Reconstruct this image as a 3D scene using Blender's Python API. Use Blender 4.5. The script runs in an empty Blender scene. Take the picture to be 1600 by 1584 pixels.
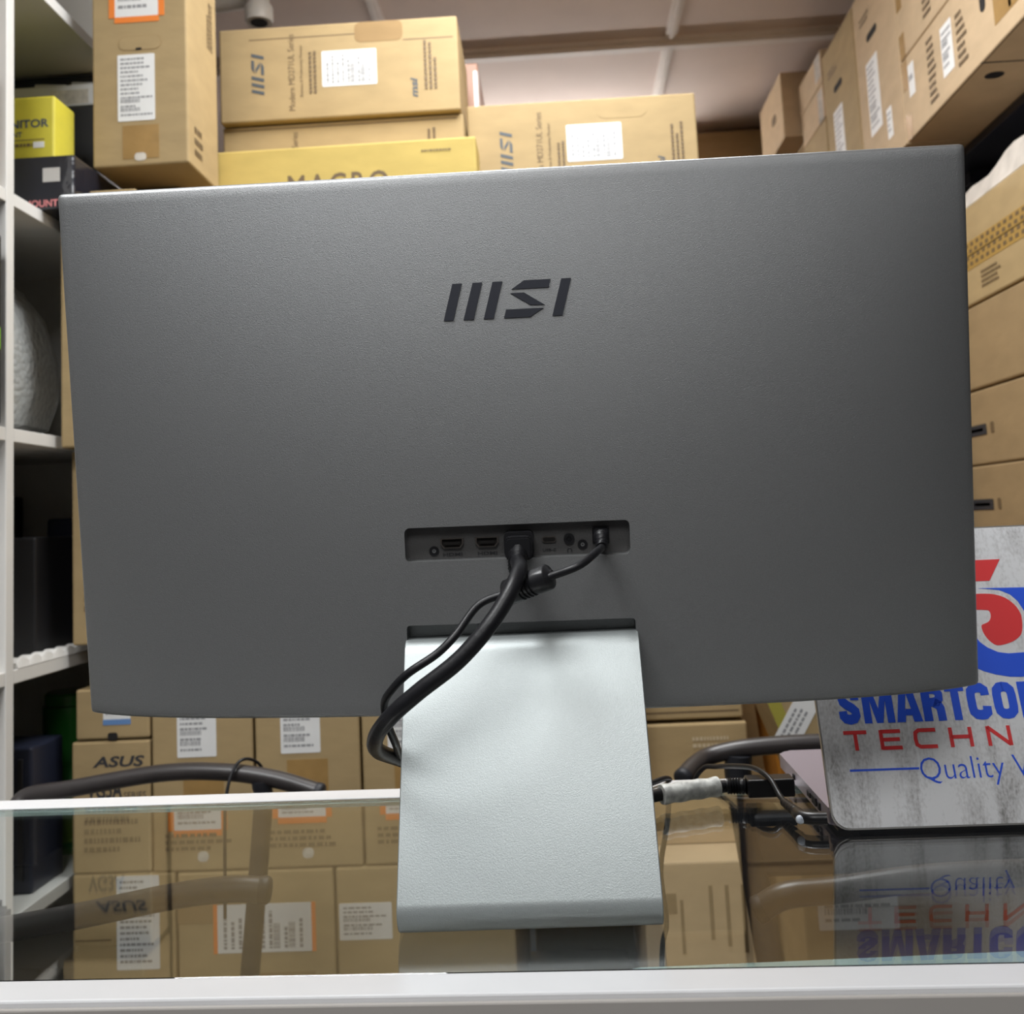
import bpy, bmesh, math, random
from mathutils import Matrix, Vector
random.seed(7)
R = math.radians
S = bpy.context.scene
C = S.collection

# ------------------------------------------------------------------ camera
cam = bpy.data.cameras.new('camera')
cam.sensor_fit = 'HORIZONTAL'; cam.sensor_width = 36.0; cam.lens = 36.0
cam.shift_y = -135.0 / 1600.0
cam.clip_start = 0.02; cam.clip_end = 40
cam.dof.use_dof = True; cam.dof.focus_distance = 0.665; cam.dof.aperture_fstop = 13.0
camo = bpy.data.objects.new('camera', cam); C.objects.link(camo)
CAM_Z = 0.235                                     # eye height above the counter top (z = 0)
Zc = Vector((-760., 15757., -1600.)).normalized()  # world up and forward seen in the camera frame
Yc = Vector((74., -156., -1600.)); Yc = (Yc - Zc * Yc.dot(Zc)).normalized()
Xc = Yc.cross(Zc)
camo.matrix_world = Matrix.Translation((0, 0, CAM_Z)) @ Matrix((Xc, Yc, Zc)).to_4x4()
S.camera = camo

# ------------------------------------------------------------------ world, exposure
w = bpy.data.worlds.new('world'); S.world = w; w.use_nodes = True
w.node_tree.nodes['Background'].inputs[0].default_value = (0.8, 0.85, 0.9, 1)
w.node_tree.nodes['Background'].inputs[1].default_value = 0.02
S.view_settings.view_transform = 'Standard'; S.view_settings.look = 'None'
S.view_settings.exposure = 0.0; S.view_settings.gamma = 1.0
S.view_settings.use_curve_mapping = False

CEIL, FLOOR = 1.62, -0.95
PANEL_LIGHTS = [  # x, y, size x, size y, watts
    (0.05, 1.48, 0.60, 0.60, 24.0),
    (-0.62, 0.16, 0.60, 0.60, 25.0),
    (-0.10, -1.15, 1.20, 1.20, 20.0),  # unseen fill light added behind the camera
]
def area(name, loc, sx, sy, watts, col=(.975, .99, 1), rot=(0, 0, 0)):
    l = bpy.data.lights.new(name, 'AREA'); l.shape = 'RECTANGLE'; l.size = sx; l.size_y = sy
    l.energy = watts; l.color = col
    o = bpy.data.objects.new(name, l); o.location = loc; o.rotation_euler = rot; C.objects.link(o); return o
for lx, ly, sx, sy, wt in PANEL_LIGHTS:
    area('panel_light', (lx, ly, CEIL - 0.034), sx * .94, sy * .94, wt)

# ------------------------------------------------------------------ materials
MATS = {}
def mat(name, col, rough=.6, metal=0., noise=0., nscale=40., bump=0., bscale=200., spec=.5, coat=0., trans=0., ior=1.5,
        emit=None, es=0., stretch=(1, 1, 1), sheen=0.):
    if name in MATS: return MATS[name]
    m = bpy.data.materials.new(name); m.use_nodes = True
    nt = m.node_tree; b = nt.nodes['Principled BSDF']
    c = (*col, 1)
    b.inputs['Base Color'].default_value = c; b.inputs['Roughness'].default_value = rough
    b.inputs['Metallic'].default_value = metal; b.inputs['Specular IOR Level'].default_value = spec
    b.inputs['Coat Weight'].default_value = coat; b.inputs['Coat Roughness'].default_value = .15
    b.inputs['Transmission Weight'].default_value = trans; b.inputs['IOR'].default_value = ior
    b.inputs['Sheen Weight'].default_value = sheen
    if emit: b.inputs['Emission Color'].default_value = (*emit, 1); b.inputs['Emission Strength'].default_value = es
    if noise or bump:
        tc = nt.nodes.new('ShaderNodeTexCoord'); mp = nt.nodes.new('ShaderNodeMapping')
        mp.inputs['Scale'].default_value = stretch
        nt.links.new(tc.outputs['Object'], mp.inputs['Vector'])
    if noise:
        n = nt.nodes.new('ShaderNodeTexNoise'); n.inputs['Scale'].default_value = nscale; n.inputs['Detail'].default_value = 4
        nt.links.new(mp.outputs[0], n.inputs['Vector'])
        r = nt.nodes.new('ShaderNodeValToRGB')
        r.color_ramp.elements[0].position = .3; r.color_ramp.elements[1].position = .7
        r.color_ramp.elements[0].color = tuple(x * (1 - noise) for x in col) + (1,)
        r.color_ramp.elements[1].color = tuple(min(1, x * (1 + noise)) for x in col) + (1,)
        nt.links.new(n.outputs[0], r.inputs[0]); nt.links.new(r.outputs[0], b.inputs['Base Color'])
    if bump:
        n2 = nt.nodes.new('ShaderNodeTexNoise'); n2.inputs['Scale'].default_value = bscale; n2.inputs['Detail'].default_value = 2
        nt.links.new(mp.outputs[0], n2.inputs['Vector'])
        bp = nt.nodes.new('ShaderNodeBump'); bp.inputs['Strength'].default_value = bump; bp.inputs['Distance'].default_value = .001
        nt.links.new(n2.outputs[0], bp.inputs['Height']); nt.links.new(bp.outputs[0], b.inputs['Normal'])
    MATS[name] = m; return m

def cardboard(name, col):
    m = mat(name, col, rough=.78, noise=.07, nscale=14, bump=.25, bscale=60, spec=.25, stretch=(1, 1, 2.5))
    return m
KRAFT = cardboard('kraft_cardboard', (.40, .292, .150))
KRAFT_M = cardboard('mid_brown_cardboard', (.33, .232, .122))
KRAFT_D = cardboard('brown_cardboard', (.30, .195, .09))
KRAFT_P = cardboard('pale_cardboard', (.53, .395, .25))
KRAFT_Y = cardboard('yellow_cardboard', (.56, .42, .13))
KRAFT_O = cardboard('orange_cardboard', (.42, .17, .02))
YELLOW = mat('bright_yellow_card', (.62, .54, .045), .5, noise=.04)
INK = mat('dark_ink', (.035, .035, .04), .6)
INK_G = mat('grey_blue_ink', (.07, .085, .10), .6)
INK_B = mat('brown_ink', (.15, .10, .05), .65)
PRINT = mat('label_print', (.30, .30, .31), .6)
PAPER = mat('white_paper', (.80, .80, .79), .55, noise=.02)
ORANGE = mat('orange_paper', (.85, .22, .02), .5)
BLUEP = mat('blue_paper', (.13, .26, .52), .5)
TAPE = mat('brown_packing_tape', (.36, .22, .08), .18, noise=.12, nscale=30, bump=.3, bscale=80, spec=.6)
CLEARTAPE = mat('clear_tape_gloss', (.62, .58, .52), .12, noise=.25, nscale=60, spec=.8)
BLACKHOLE = mat('dark_hole', (.012, .010, .009), .9)
SHELFW = mat('white_shelf_board', (.74, .73, .70), .45, noise=.03, nscale=10)
WHITEFR = mat('white_counter_frame', (.70, .70, .71), .35, noise=.02, nscale=25)
FRAME_SHADE = mat('shaded_counter_front', (.40, .375, .35), .5, noise=.03, nscale=12)  # white frame greyed: the shade on its front is in the colour
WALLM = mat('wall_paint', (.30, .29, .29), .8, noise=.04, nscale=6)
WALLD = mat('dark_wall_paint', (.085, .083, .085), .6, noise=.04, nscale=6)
CEILM = mat('ceiling_panel', (.72, .60, .53), .8, noise=.05, nscale=4)
CEILT = mat('ceiling_trim', (.80, .72, .66), .6, noise=.04, nscale=15)
FLOORM = mat('floor_tile', (.16, .16, .16), .4, noise=.08, nscale=8)
def shell_mat():
    m = mat('monitor_grey_coat', (.285, .290, .292), rough=.42, metal=.72, noise=.05, nscale=1200, bump=.28, bscale=2000, spec=.45)
    return m
SHELL = shell_mat()
SHELL_D = mat('monitor_port_grey', (.085, .083, .082), .5, bump=.2, bscale=900)
LOGO = mat('logo_navy', (.010, .012, .022), .5)
BLACK = mat('black_plastic', (.012, .012, .014), .35, spec=.5)
CABLE = mat('cable_rubber', (.010, .010, .012), .40, bump=.15, bscale=300, spec=.35)
STEEL = mat('port_steel', (.25, .22, .20), .3, metal=.9)
ALU = mat('stand_aluminium', (.42, .455, .455), .42, metal=.65, noise=.025, nscale=700, bump=.12, bscale=1500)
CHAIRM = mat('chair_dark_tube', (.034, .029, .029), .38, noise=.2, nscale=14, spec=.6)
CHAIRS = mat('chair_black_pad', (.012, .013, .018), .55, bump=.2, bscale=120)
PVC = mat('white_pvc', (.72, .69, .64), .4)
DARKBOX = mat('dark_navy_box', (.018, .022, .040), .35, noise=.2, nscale=12)
BLACKBOX = mat('black_box_card', (.014, .014, .016), .45, noise=.2, nscale=12)
GREEN = mat('green_plastic', (.03, .20, .03), .25, spec=.6)
LIME = mat('lime_print', (.22, .62, .01), .45)
RED = mat('red_print', (.92, .055, .06), .5)
BLUE = mat('blue_print', (.028, .125, .92), .5)
LAPM = mat('laptop_lilac_metal', (.40, .365, .44), .38, metal=.55, bump=.08, bscale=900)
LAPS = mat('laptop_silver', (.58, .57, .55), .3, metal=.8)
KEYM = mat('laptop_key_black', (.02, .02, .023), .5)
SHELF_D = mat('dark_shelf_metal', (.012, .014, .028), .4)
CLOTH = mat('pale_plastic_bag', (.52, .48, .43), .4, noise=.22, nscale=18, bump=.8, bscale=40)
def glass_mat(name, col, rough=0.0):
    return mat(name, col, rough=rough, trans=1.0, ior=1.5, spec=.5)
GLASS = glass_mat('clear_counter_glass', (.93, .97, .955))
GLASSE = mat('green_glass_edge', (.55, .70, .67), .2)
FILM = mat('glossy_black_film', (.016, .018, .028), .12, bump=1.0, bscale=45, spec=.9)
def bubble_mat():
    m = mat('bubble_wrap', (.74, .76, .74), .20, trans=.35, spec=.9)
    nt = m.node_tree; b = nt.nodes['Principled BSDF']
    tc = nt.nodes.new('ShaderNodeTexCoord'); v = nt.nodes.new('ShaderNodeTexVoronoi'); v.inputs['Scale'].default_value = 95
    nt.links.new(tc.outputs['Object'], v.inputs['Vector'])
    bp = nt.nodes.new('ShaderNodeBump'); bp.inputs['Strength'].default_value = .8; bp.inputs['Distance'].default_value = .004; bp.invert = True
    nt.links.new(v.outputs['Distance'], bp.inputs['Height']); nt.links.new(bp.outputs[0], b.inputs['Normal'])
    return m
BUBBLE = bubble_mat()
def marble_mat():
    m = mat('grey_marble_skin', (.7, .7, .7), .32, spec=.5, coat=.3)
    nt = m.node_tree; b = nt.nodes['Principled BSDF']
    tc = nt.nodes.new('ShaderNodeTexCoord'); mp = nt.nodes.new('ShaderNodeMapping')
    mp.inputs['Scale'].default_value = (17, 4.0, 1); mp.inputs['Rotation'].default_value = (0, 0, R(-8))
    nt.links.new(tc.outputs['Object'], mp.inputs['Vector'])
    n = nt.nodes.new('ShaderNodeTexNoise'); n.inputs['Scale'].default_value = 2.2; n.inputs['Detail'].default_value = 8; n.inputs['Roughness'].default_value = .65
    n.inputs['Distortion'].default_value = .6
    nt.links.new(mp.outputs[0], n.inputs['Vector'])
    mp2 = nt.nodes.new('ShaderNodeMapping'); mp2.inputs['Scale'].default_value = (420, 230, 1)
    nt.links.new(tc.outputs['Object'], mp2.inputs['Vector'])
    n2 = nt.nodes.new('ShaderNodeTexNoise'); n2.inputs['Scale'].default_value = 1.3; n2.inputs['Detail'].default_value = 5
    nt.links.new(mp2.outputs[0], n2.inputs['Vector'])
    mx = nt.nodes.new('ShaderNodeMix'); mx.data_type = 'FLOAT'; mx.inputs[0].default_value = .30
    nt.links.new(n.outputs[0], mx.inputs[2]); nt.links.new(n2.outputs[0], mx.inputs[3])
    r = nt.nodes.new('ShaderNodeValToRGB')
    e = r.color_ramp.elements
    e[0].position = .33; e[0].color = (.33, .325, .32, 1); e[1].position = .55; e[1].color = (.93, .94, .96, 1)
    k = e.new(.44); k.color = (.72, .72, .73, 1)
    nt.links.new(mx.outputs[0], r.inputs[0]); nt.links.new(r.outputs[0], b.inputs['Base Color'])
    return m
MARBLE = marble_mat()

# ------------------------------------------------------------------ mesh helpers
def mkobj(name, bm, m, parent=None, smooth=False):
    me = bpy.data.meshes.new(name); bm.normal_update(); bm.to_mesh(me); bm.free()
    me.materials.append(m)
    if smooth:
        for p in me.polygons: p.use_smooth = True
        me.set_sharp_from_angle(angle=R(42))
    o = bpy.data.objects.new(name, me); C.objects.link(o)
    if parent: o.parent = parent
    return o
def tag(o, label, cat, group=None, kind=None):
    if label: o['label'] = label
    if cat: o['category'] = cat
    if group: o['group'] = group
    if kind: o['kind'] = kind
    return o
def thing(name, label, cat, loc=(0, 0, 0), rot=(0, 0, 0), group=None):
    o = bpy.data.objects.new(name, None); o.empty_display_size = .05
    o.location = loc; o.rotation_euler = rot; C.objects.link(o); return tag(o, label, cat, group)
def struct(o): o['kind'] = 'structure'; return o
def add_box(bm, x0, x1, y0, y1, z0, z1, M=None):
    P = [Vector((x, y, z)) for x in (x0, x1) for y in (y0, y1) for z in (z0, z1)]
    if M: P = [M @ p for p in P]
    v = [bm.verts.new(p) for p in P]
    for f in ((0, 1, 3, 2), (4, 6, 7, 5), (0, 4, 5, 1), (2, 3, 7, 6), (0, 2, 6, 4), (1, 5, 7, 3)):
        bm.faces.new([v[i] for i in f])
    return v
def boxobj(name, x0, x1, y0, y1, z0, z1, m, parent=None, bev=0., seg=2, M=None):
    bm = bmesh.new(); add_box(bm, x0, x1, y0, y1, z0, z1, M)
    if bev: bmesh.ops.bevel(bm, geom=bm.edges[:], offset=bev, segments=seg, affect='EDGES', profile=.5)
    bmesh.ops.recalc_face_normals(bm, faces=bm.faces[:])
    return mkobj(name, bm, m, parent)
def quad(bm, M, u0, u1, v0, v1, n=0.):
    bm.faces.new([bm.verts.new(M @ Vector(p)) for p in ((u0, v0, n), (u1, v0, n), (u1, v1, n), (u0, v1, n))])
def slab(bm, M, u0, u1, v0, v1, n0, n1):
    add_box(bm, u0, u1, v0, v1, n0, n1, M)
def prism(bm, M, poly, n0, n1):
    a = [bm.verts.new(M @ Vector((p[0], p[1], n0))) for p in poly]
    b = [bm.verts.new(M @ Vector((p[0], p[1], n1))) for p in poly]
    bm.faces.new(list(reversed(a))); bm.faces.new(b)
    k = len(poly)
    for i in range(k): bm.faces.new((a[i], a[(i + 1) % k], b[(i + 1) % k], b[i]))
def finish(bm): bmesh.ops.recalc_face_normals(bm, faces=bm.faces[:]); return bm
def rrect(x0, x1, y0, y1, r, k=5):
    out = []
    for cx, cy, a in ((x1 - r, y0 + r, -90), (x1 - r, y1 - r, 0), (x0 + r, y1 - r, 90), (x0 + r, y0 + r, 180)):
        for i in range(k + 1):
            t = R(a + 90 * i / k); out.append((cx + r * math.cos(t), cy + r * math.sin(t)))
    return out
def circle(cx, cy, r, k=20): return [(cx + r * math.cos(2 * math.pi * i / k), cy + r * math.sin(2 * math.pi * i / k)) for i in range(k)]
def spline(pts, n=10):
    P = [Vector(p) for p in pts]; P = [2 * P[0] - P[1]] + P + [2 * P[-1] - P[-2]]; out = []
    for i in range(1, len(P) - 2):
        a, b, c, d = P[i - 1:i + 3]
        for j in range(n):
            t = j / n
            out.append(.5 * ((2 * b) + (c - a) * t + (2 * a - 5 * b + 4 * c - d) * t * t + (3 * b - 3 * c + d - a) * t ** 3))
    out.append(P[-2]); return out
def tube(bm, pts, rad, k=12, n=10, smooth=True, caps=True):
    path = spline(pts, n) if smooth else [Vector(p) for p in pts]
    rf = rad if callable(rad) else (lambda t: rad)
    t0 = (path[1] - path[0]).normalized(); up = Vector((0, 0, 1)) if abs(t0.z) < .9 else Vector((1, 0, 0))
    nx = t0.cross(up).normalized(); rings = []; L = len(path) - 1
    for i, p in enumerate(path):
        t = (path[min(i + 1, L)] - path[max(i - 1, 0)]).normalized()
        nx = (nx - t * nx.dot(t)).normalized(); ny = t.cross(nx); r = rf(i / L)
        rings.append([bm.verts.new(p + r * (math.cos(2 * math.pi * j / k) * nx + math.sin(2 * math.pi * j / k) * ny)) for j in range(k)])
    for a, b in zip(rings, rings[1:]):
        for j in range(k): bm.faces.new((a[j], a[(j + 1) % k], b[(j + 1) % k], b[j]))
    if caps: bm.faces.new(list(reversed(rings[0]))); bm.faces.new(rings[-1])
def tubeobj(name, pts, rad, m, parent=None, k=12, n=10, smooth=True):
    bm = bmesh.new(); tube(bm, pts, rad, k, n, smooth); finish(bm)
    o = mkobj(name, bm, m, parent, True)
    return o
def lathe(bm, prof, M, k=24):
    rings = [[bm.verts.new(M @ Vector((r * math.cos(2 * math.pi * j / k), r * math.sin(2 * math.pi * j / k), z))) for j in range(k)] for r, z in prof]
    for a, b in zip(rings, rings[1:]):
        for j in range(k): bm.faces.new((a[j], a[(j + 1) % k], b[(j + 1) % k], b[j]))
    bm.faces.new(list(reversed(rings[0]))); bm.faces.new(rings[-1])
def textobj(name, s, M, m, parent, width=None, height=None, ext=.0002, bold=0., shear=0., space=1.0):
    cu = bpy.data.curves.new('t', 'FONT'); cu.body = s; cu.size = 1.; cu.extrude = 0; cu.offset = bold; cu.shear = shear
    cu.space_character = space; cu.resolution_u = 3
    to = bpy.data.objects.new('t', cu); C.objects.link(to)
    dg = bpy.context.evaluated_depsgraph_get(); me = bpy.data.meshes.new_from_object(to.evaluated_get(dg))
    bpy.data.objects.remove(to); bpy.data.curves.remove(cu)
    xs = [v.co.x for v in me.vertices]; ys = [v.co.y for v in me.vertices]
    x0, x1, y0, y1 = min(xs), max(xs), min(ys), max(ys)
    sx = width / (x1 - x0) if width else None; sy = height / (y1 - y0) if height else None
    sx = sx or sy; sy = sy or sx
    for v in me.vertices: v.co = M @ Vector(((v.co.x - x0) * sx, (v.co.y - y0) * sy, ext))
    me.name = name; me.materials.clear(); me.materials.append(m)
    o = bpy.data.objects.new(name, me); C.objects.link(o); o.parent = parent
    return o
def frame(o, u, v):
    u = Vector(u); v = Vector(v); n = u.cross(v)
    return Matrix(((u.x, v.x, n.x, o[0]), (u.y, v.y, n.y, o[1]), (u.z, v.z, n.z, o[2]), (0, 0, 0, 1)))
MSI = [  # the seven strokes of the emblem, unit height
    [(-1.73, 0), (-1.465, 0), (-1.20, 1), (-1.46, 1)], [(-1.19, 0), (-.91, 0), (-.645, 1), (-.905, 1)],
    [(-.64, 0), (-.37, 0), (-.095, 1), (-.363, 1)], [(.147, .775), (1.155, .778), (1.212, 1), (.494, 1)],
    [(.11, .67), (.482, .67), (1.016, .318), (.645, .322)], [(-.09, 0), (.62, 0), (.992, .229), (-.024, .229)],
    [(1.22, 0), (1.494, 0), (1.767, 1), (1.502, 1)]]

# ------------------------------------------------------------------ setting
def slabS(name, x0, x1, y0, y1, z0, z1, m, bev=0.): return struct(boxobj(name, x0, x1, y0, y1, z0, z1, m, None, bev))
XL, XRW, YB, YF = -1.19, 1.46, 3.72, -2.4
slabS('floor', XL - .1, XRW + .1, YF - .1, YB + .1, FLOOR - .06, FLOOR, FLOORM)
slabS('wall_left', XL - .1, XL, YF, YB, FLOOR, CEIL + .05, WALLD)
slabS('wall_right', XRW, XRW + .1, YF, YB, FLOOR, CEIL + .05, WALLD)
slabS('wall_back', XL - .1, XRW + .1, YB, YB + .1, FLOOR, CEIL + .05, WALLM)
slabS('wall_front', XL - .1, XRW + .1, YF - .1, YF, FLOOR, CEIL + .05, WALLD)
ceil = slabS('ceiling', XL - .1, XRW + .1, YF - .1, YB + .1, CEIL + .012, CEIL + .06, WALLM)
gx = [XL, -.42, .394, 1.20, XRW]; gy = [YF, -1.3, 0.1, 1.5, 2.89, YB]
for i in range(len(gx) - 1):
    for j in range(len(gy) - 1):
        boxobj('ceiling_panel', gx[i] + .004, gx[i + 1] - .004, gy[j] + .004, gy[j + 1] - .004, CEIL, CEIL + .012, CEILM, ceil)
n = 0
for yy in gy[1:-1]:
    n += 1
    bm = bmesh.new()
    add_box(bm, XL, XRW, yy - .03, yy + .03, CEIL - .010, CEIL); add_box(bm, XL, XRW, yy - .012, yy + .018, CEIL - .022, CEIL - .010)
    struct(mkobj('trim_%d' % n, finish(bm), CEILT))
for xx in gx[1:-1]:
    n += 1
    bm = bmesh.new()
    for j in range(len(gy) - 1):
        add_box(bm, xx - .016, xx + .016, gy[j] + .031, gy[j + 1] - .031, CEIL - .009, CEIL)
        add_box(bm, xx - .005, xx + .005, gy[j] + .031, gy[j + 1] - .031, CEIL - .014, CEIL - .009)
    struct(mkobj('trim_%d' % n, finish(bm), CEILT))
slabS('trim_%d' % (n + 1), .45, .95, YB - .16, YB, 1.44, 1.592, KRAFT_D, .004)
LAMPD = mat('lamp_diffuser', (.9, .9, .9), .5, emit=(1, .97, .93), es=1.5)
names = ['square white ceiling light panel above the aisle behind the counter', 'square white ceiling light panel above the left end of the counter',
         'added fill light panel out of view above the customer side']
for (lx, ly, sx, sy, wt), nm in zip(PANEL_LIGHTS, names):
    t = thing('ceiling_light', nm, 'ceiling light', (lx, ly, CEIL))
    bm = bmesh.new()
    for a in ((-sx / 2, sx / 2, -sy / 2, -sy / 2 + .018), (-sx / 2, sx / 2, sy / 2 - .018, sy / 2), (-sx / 2, -sx / 2 + .018, -sy / 2 + .018, sy / 2 - .018), (sx / 2 - .018, sx / 2, -sy / 2 + .018, sy / 2 - .018)):
        add_box(bm, *a, -.032, -.0005)
    mkobj('frame', finish(bm), WHITEFR, t)
    boxobj('diffuser', -sx / 2 + .018, sx / 2 - .018, -sy / 2 + .018, sy / 2 - .018, -.026, -.012, LAMPD, t)

t = thing('tube_light', 'glowing tube light on the back wall behind the stacked cartons', 'tube light', (-.12, YB - .05, 1.38))
boxobj('batten', -.62, .62, .0, .049, -.03, .03, WHITEFR, t, .004)
TUBE = mat('lit_tube', (1, 1, 1), .5, emit=(1, .97, .95), es=66.0)
bm = bmesh.new(); lathe(bm, [(.014, -.58), (.014, .58)], Matrix.Translation((0, -.022, 0)) @ Matrix.Rotation(R(90), 4, 'Y'), 14); mkobj('tube', finish(bm), TUBE, t, True)
for sx in (-1, 1): boxobj('lamp_holder', sx * .60 - .014, sx * .60 + .014, -.038, .0, -.02, .02, WHITEFR, t, .002)

# ------------------------------------------------------------------ cardboard boxes
class Box:
    """A carton: Empty at its base, body child, and flat printing laid on its faces."""
    def __init__(s, label, x0, x1, y0, y1, z0, z1, m=KRAFT, name='cardboard_box', cat='box', rz=0., group=None, bev=.0035, rot=None, warp=True):
        s.d = (x1 - x0, y1 - y0, z1 - z0); sx, sy, sz = s.d
        s.t = thing(name, label, cat, ((x0 + x1) / 2, (y0 + y1) / 2, z0), rot or (0, 0, R(rz)), group)
        bm = bmesh.new(); add_box(bm, -sx / 2, sx / 2, -sy / 2, sy / 2, 0, sz)
        bmesh.ops.bevel(bm, geom=bm.edges[:], offset=bev, segments=2, affect='EDGES', profile=.5)
        s.body = mkobj('body', finish(bm), m, s.t); s.m = m
    def F(s, face):
        sx, sy, sz = s.d
        return {'front': frame((-sx / 2, -sy / 2, 0), (1, 0, 0), (0, 0, 1)), 'left': frame((-sx / 2, sy / 2, 0), (0, -1, 0), (0, 0, 1)),
                'right': frame((sx / 2, -sy / 2, 0), (0, 1, 0), (0, 0, 1)), 'bottom': frame((-sx / 2, sy / 2, 0), (1, 0, 0), (0, -1, 0)),
                'top': frame((-sx / 2, -sy / 2, sz), (1, 0, 0), (0, 1, 0))}[face]
    def label(s, face, u, v, w, h, rows=9, m=PAPER, edge=None, barcode=True, name='label', tilt=0., dense=.62, vertical=False):
        M = s.F(face) @ Matrix.Translation((u, v, 0)) @ Matrix.Rotation(R(tilt), 4, 'Z')
        bm = bmesh.new(); prism(bm, M, rrect(0, w, 0, h, min(w, h) * .03, 2), .0002, .0007); lo = mkobj(name, finish(bm), m, s.t)
        bm = bmesh.new(); ii = 0
        if vertical: M = M @ Matrix.Translation((w, 0, 0)) @ Matrix.Rotation(R(90), 4, 'Z'); w, h = h, w
        rh = h / (rows + 1.5)
        for i in range(rows):
            y = h - rh * (i + 1.3); x = w * .08
            end = w * random.uniform(.45, .92)
            if barcode and i in (rows - 2, rows - 4):
                while x < w * .6:
                    b = w * random.uniform(.008, .03); quad(bm, M, x, min(x + b, w * .92), y, y + rh * .9, .0009); x += b + w * random.uniform(.008, .02)
                continue
            while x < end:
                b = w * random.uniform(.03, .12); quad(bm, M, x, min(x + b, w * .93), y, y + rh * .45, .0009); x += b + w * .022
        mkobj('print', bm, PRINT, lo)
        if edge:
            em, sides, th = edge
            for sd in sides:
                bm = bmesh.new()
                if sd == 'b': slab(bm, M, -.0005, w + .0005, -th, .0006, .0002, .0008)
                if sd == 'l': slab(bm, M, -th, .0004, -.0005, h, .0002, .0008)
                if sd == 'r': slab(bm, M, w - .0004, w + th, -.0005, h, .0002, .0008)
                if sd == 't': slab(bm, M, -.0005, w + .0005, h - .0006, h + th, .0002, .0008)
                mkobj('border', finish(bm), em, lo)
        return lo
    def tape(s, face, u0, u1, v0, v1, m=TAPE, name='tape'):
        bm = bmesh.new(); slab(bm, s.F(face), u0, u1, v0, v1, .0001, .0006)
        return mkobj(name, finish(bm), m, s.t)
    def seam(s, face, u0, u1, v, th=.0022):
        bm = bmesh.new(); slab(bm, s.F(face), u0, u1, v - th / 2, v + th / 2, -.002, .00025)
        return mkobj('flap_seam', finish(bm), INK_B, s.t)
    def vseam(s, face, u, v0, v1, th=.0022):
        bm = bmesh.new(); slab(bm, s.F(face), u - th / 2, u + th / 2, v0, v1, -.002, .00025)
        return mkobj('flap_seam', finish(bm), INK_B, s.t)
    def patch(s, face, poly, m, name='print', n=.0005):
        bm = bmesh.new(); prism(bm, s.F(face), poly, .0001, n); return mkobj(name, finish(bm), m, s.t)
    def bars(s, face, rects, m=INK_B, name='print'):
        bm = bmesh.new(); F = s.F(face)
        for a in rects: quad(bm, F, *a, .0010)
        return mkobj(name, bm, m, s.t)
    def words(s, face, u, v, w, h, rows, m=INK_B, vertical=False, name='print'):
        rc = []
        for i in range(rows):
            x = 0; end = random.uniform(.6, 1.)
            while x < end:
                b = random.uniform(.03, .1)
                x1 = min(x + b, 1.); y0 = 1 - (i + .8) / rows; y1 = 1 - (i + .25) / rows
                rc.append((u + w * (1 - y1 if False else y0), u + w * y1, v + h * x, v + h * x1) if vertical else (u + w * x, u + w * x1, v + h * y0, v + h * y1))
                x += b + .025
        return s.bars(face, rc, m, name)
    def text(s, face, txt, u, v, w=None, h=None, m=INK, rot=0., bold=0., shear=0., name='lettering', space=1.):
        M = s.F(face) @ Matrix.Translation((u, v, 0)) @ Matrix.Rotation(R(rot), 4, 'Z')
        return textobj(name, txt, M, m, s.t, w, h, .0005, bold, shear, space)
    def msi(s, face, u, v, h, m=INK_G, rot=0., name='emblem'):
        M = s.F(face) @ Matrix.Translation((u, v, 0)) @ Matrix.Rotation(R(rot), 4, 'Z')
        bm = bmesh.new()
        for p in MSI: prism(bm, M, [(a * h, b * h) for a, b in p], .0001, .0006)
        return mkobj(name, finish(bm), m, s.t)
    def slot(s, face, u, v, w, h, tilt=0., m=BLACKHOLE, r=None, name='handle_slot', n=.0009):
        M = s.F(face) @ Matrix.Translation((u, v, 0)) @ Matrix.Rotation(R(tilt), 4, 'Z')
        bm = bmesh.new(); prism(bm, M, rrect(-w / 2, w / 2, -h / 2, h / 2, r or min(w, h) * .48, 4), .0001, n)
        return mkobj(name, finish(bm), m, s.t)

# --- column of monitor cartons at the left end of the back stack
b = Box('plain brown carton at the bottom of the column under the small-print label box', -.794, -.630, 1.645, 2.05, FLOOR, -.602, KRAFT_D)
b = Box('brown carton with a tall small-print white label, seen through the counter glass', -.794, -.630, 1.64, 2.05, -.60, -.2865)
b.label('front', .071, .17, .068, .140, rows=15, barcode=False); b.tape('front', .052, .092, .126, .150, BLUEP, 'blue_sticker')
b.seam('front', .004, .062, .215)
b = Box('brown carton printed ASUS VG5A, behind the left armrest', -.794, -.667, 1.64, 2.05, -.285, -.0768)
b.text('front', 'ASUS', .034, .168, .084, .017, INK, bold=.03, shear=.2)
b.text('front', 'VG5A', .024, .119, .058, .030, INK, bold=.03); b.text('front', 'SERIES', .084, .119, .036, .010, INK)
b.words('front', .02, .03, .09, .055, 4)
b = Box('low brown carton with a white and blue sticker above the ASUS box', -.787, -.667, 1.64, 2.05, -.0735, .005)
b.label('front', .045, .030, .044, .030, rows=3, edge=(BLUEP, 'b', .008)); b.slot('front', .06, .004, .016, .012, 0, r=.004, name='notch')
b = Box('small kraft carton with a set-back left side beside the monitor edge', -.765, -.667, 1.64, 2.05, .0075, .0725)
b = Box('kraft carton printed ASUS VG3A whose lettering shows reversed in the counter glass', -.792, -.667, 1.64, 2.05, .075, .3885)
b.text('front', 'ASUS', .034, .245, .084, .017, INK, bold=.03, shear=.2); b.text('front', 'VG3A', .024, .205, .058, .026, INK, bold=.03)
b.words('front', .02, .05, .09, .08, 5)
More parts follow.
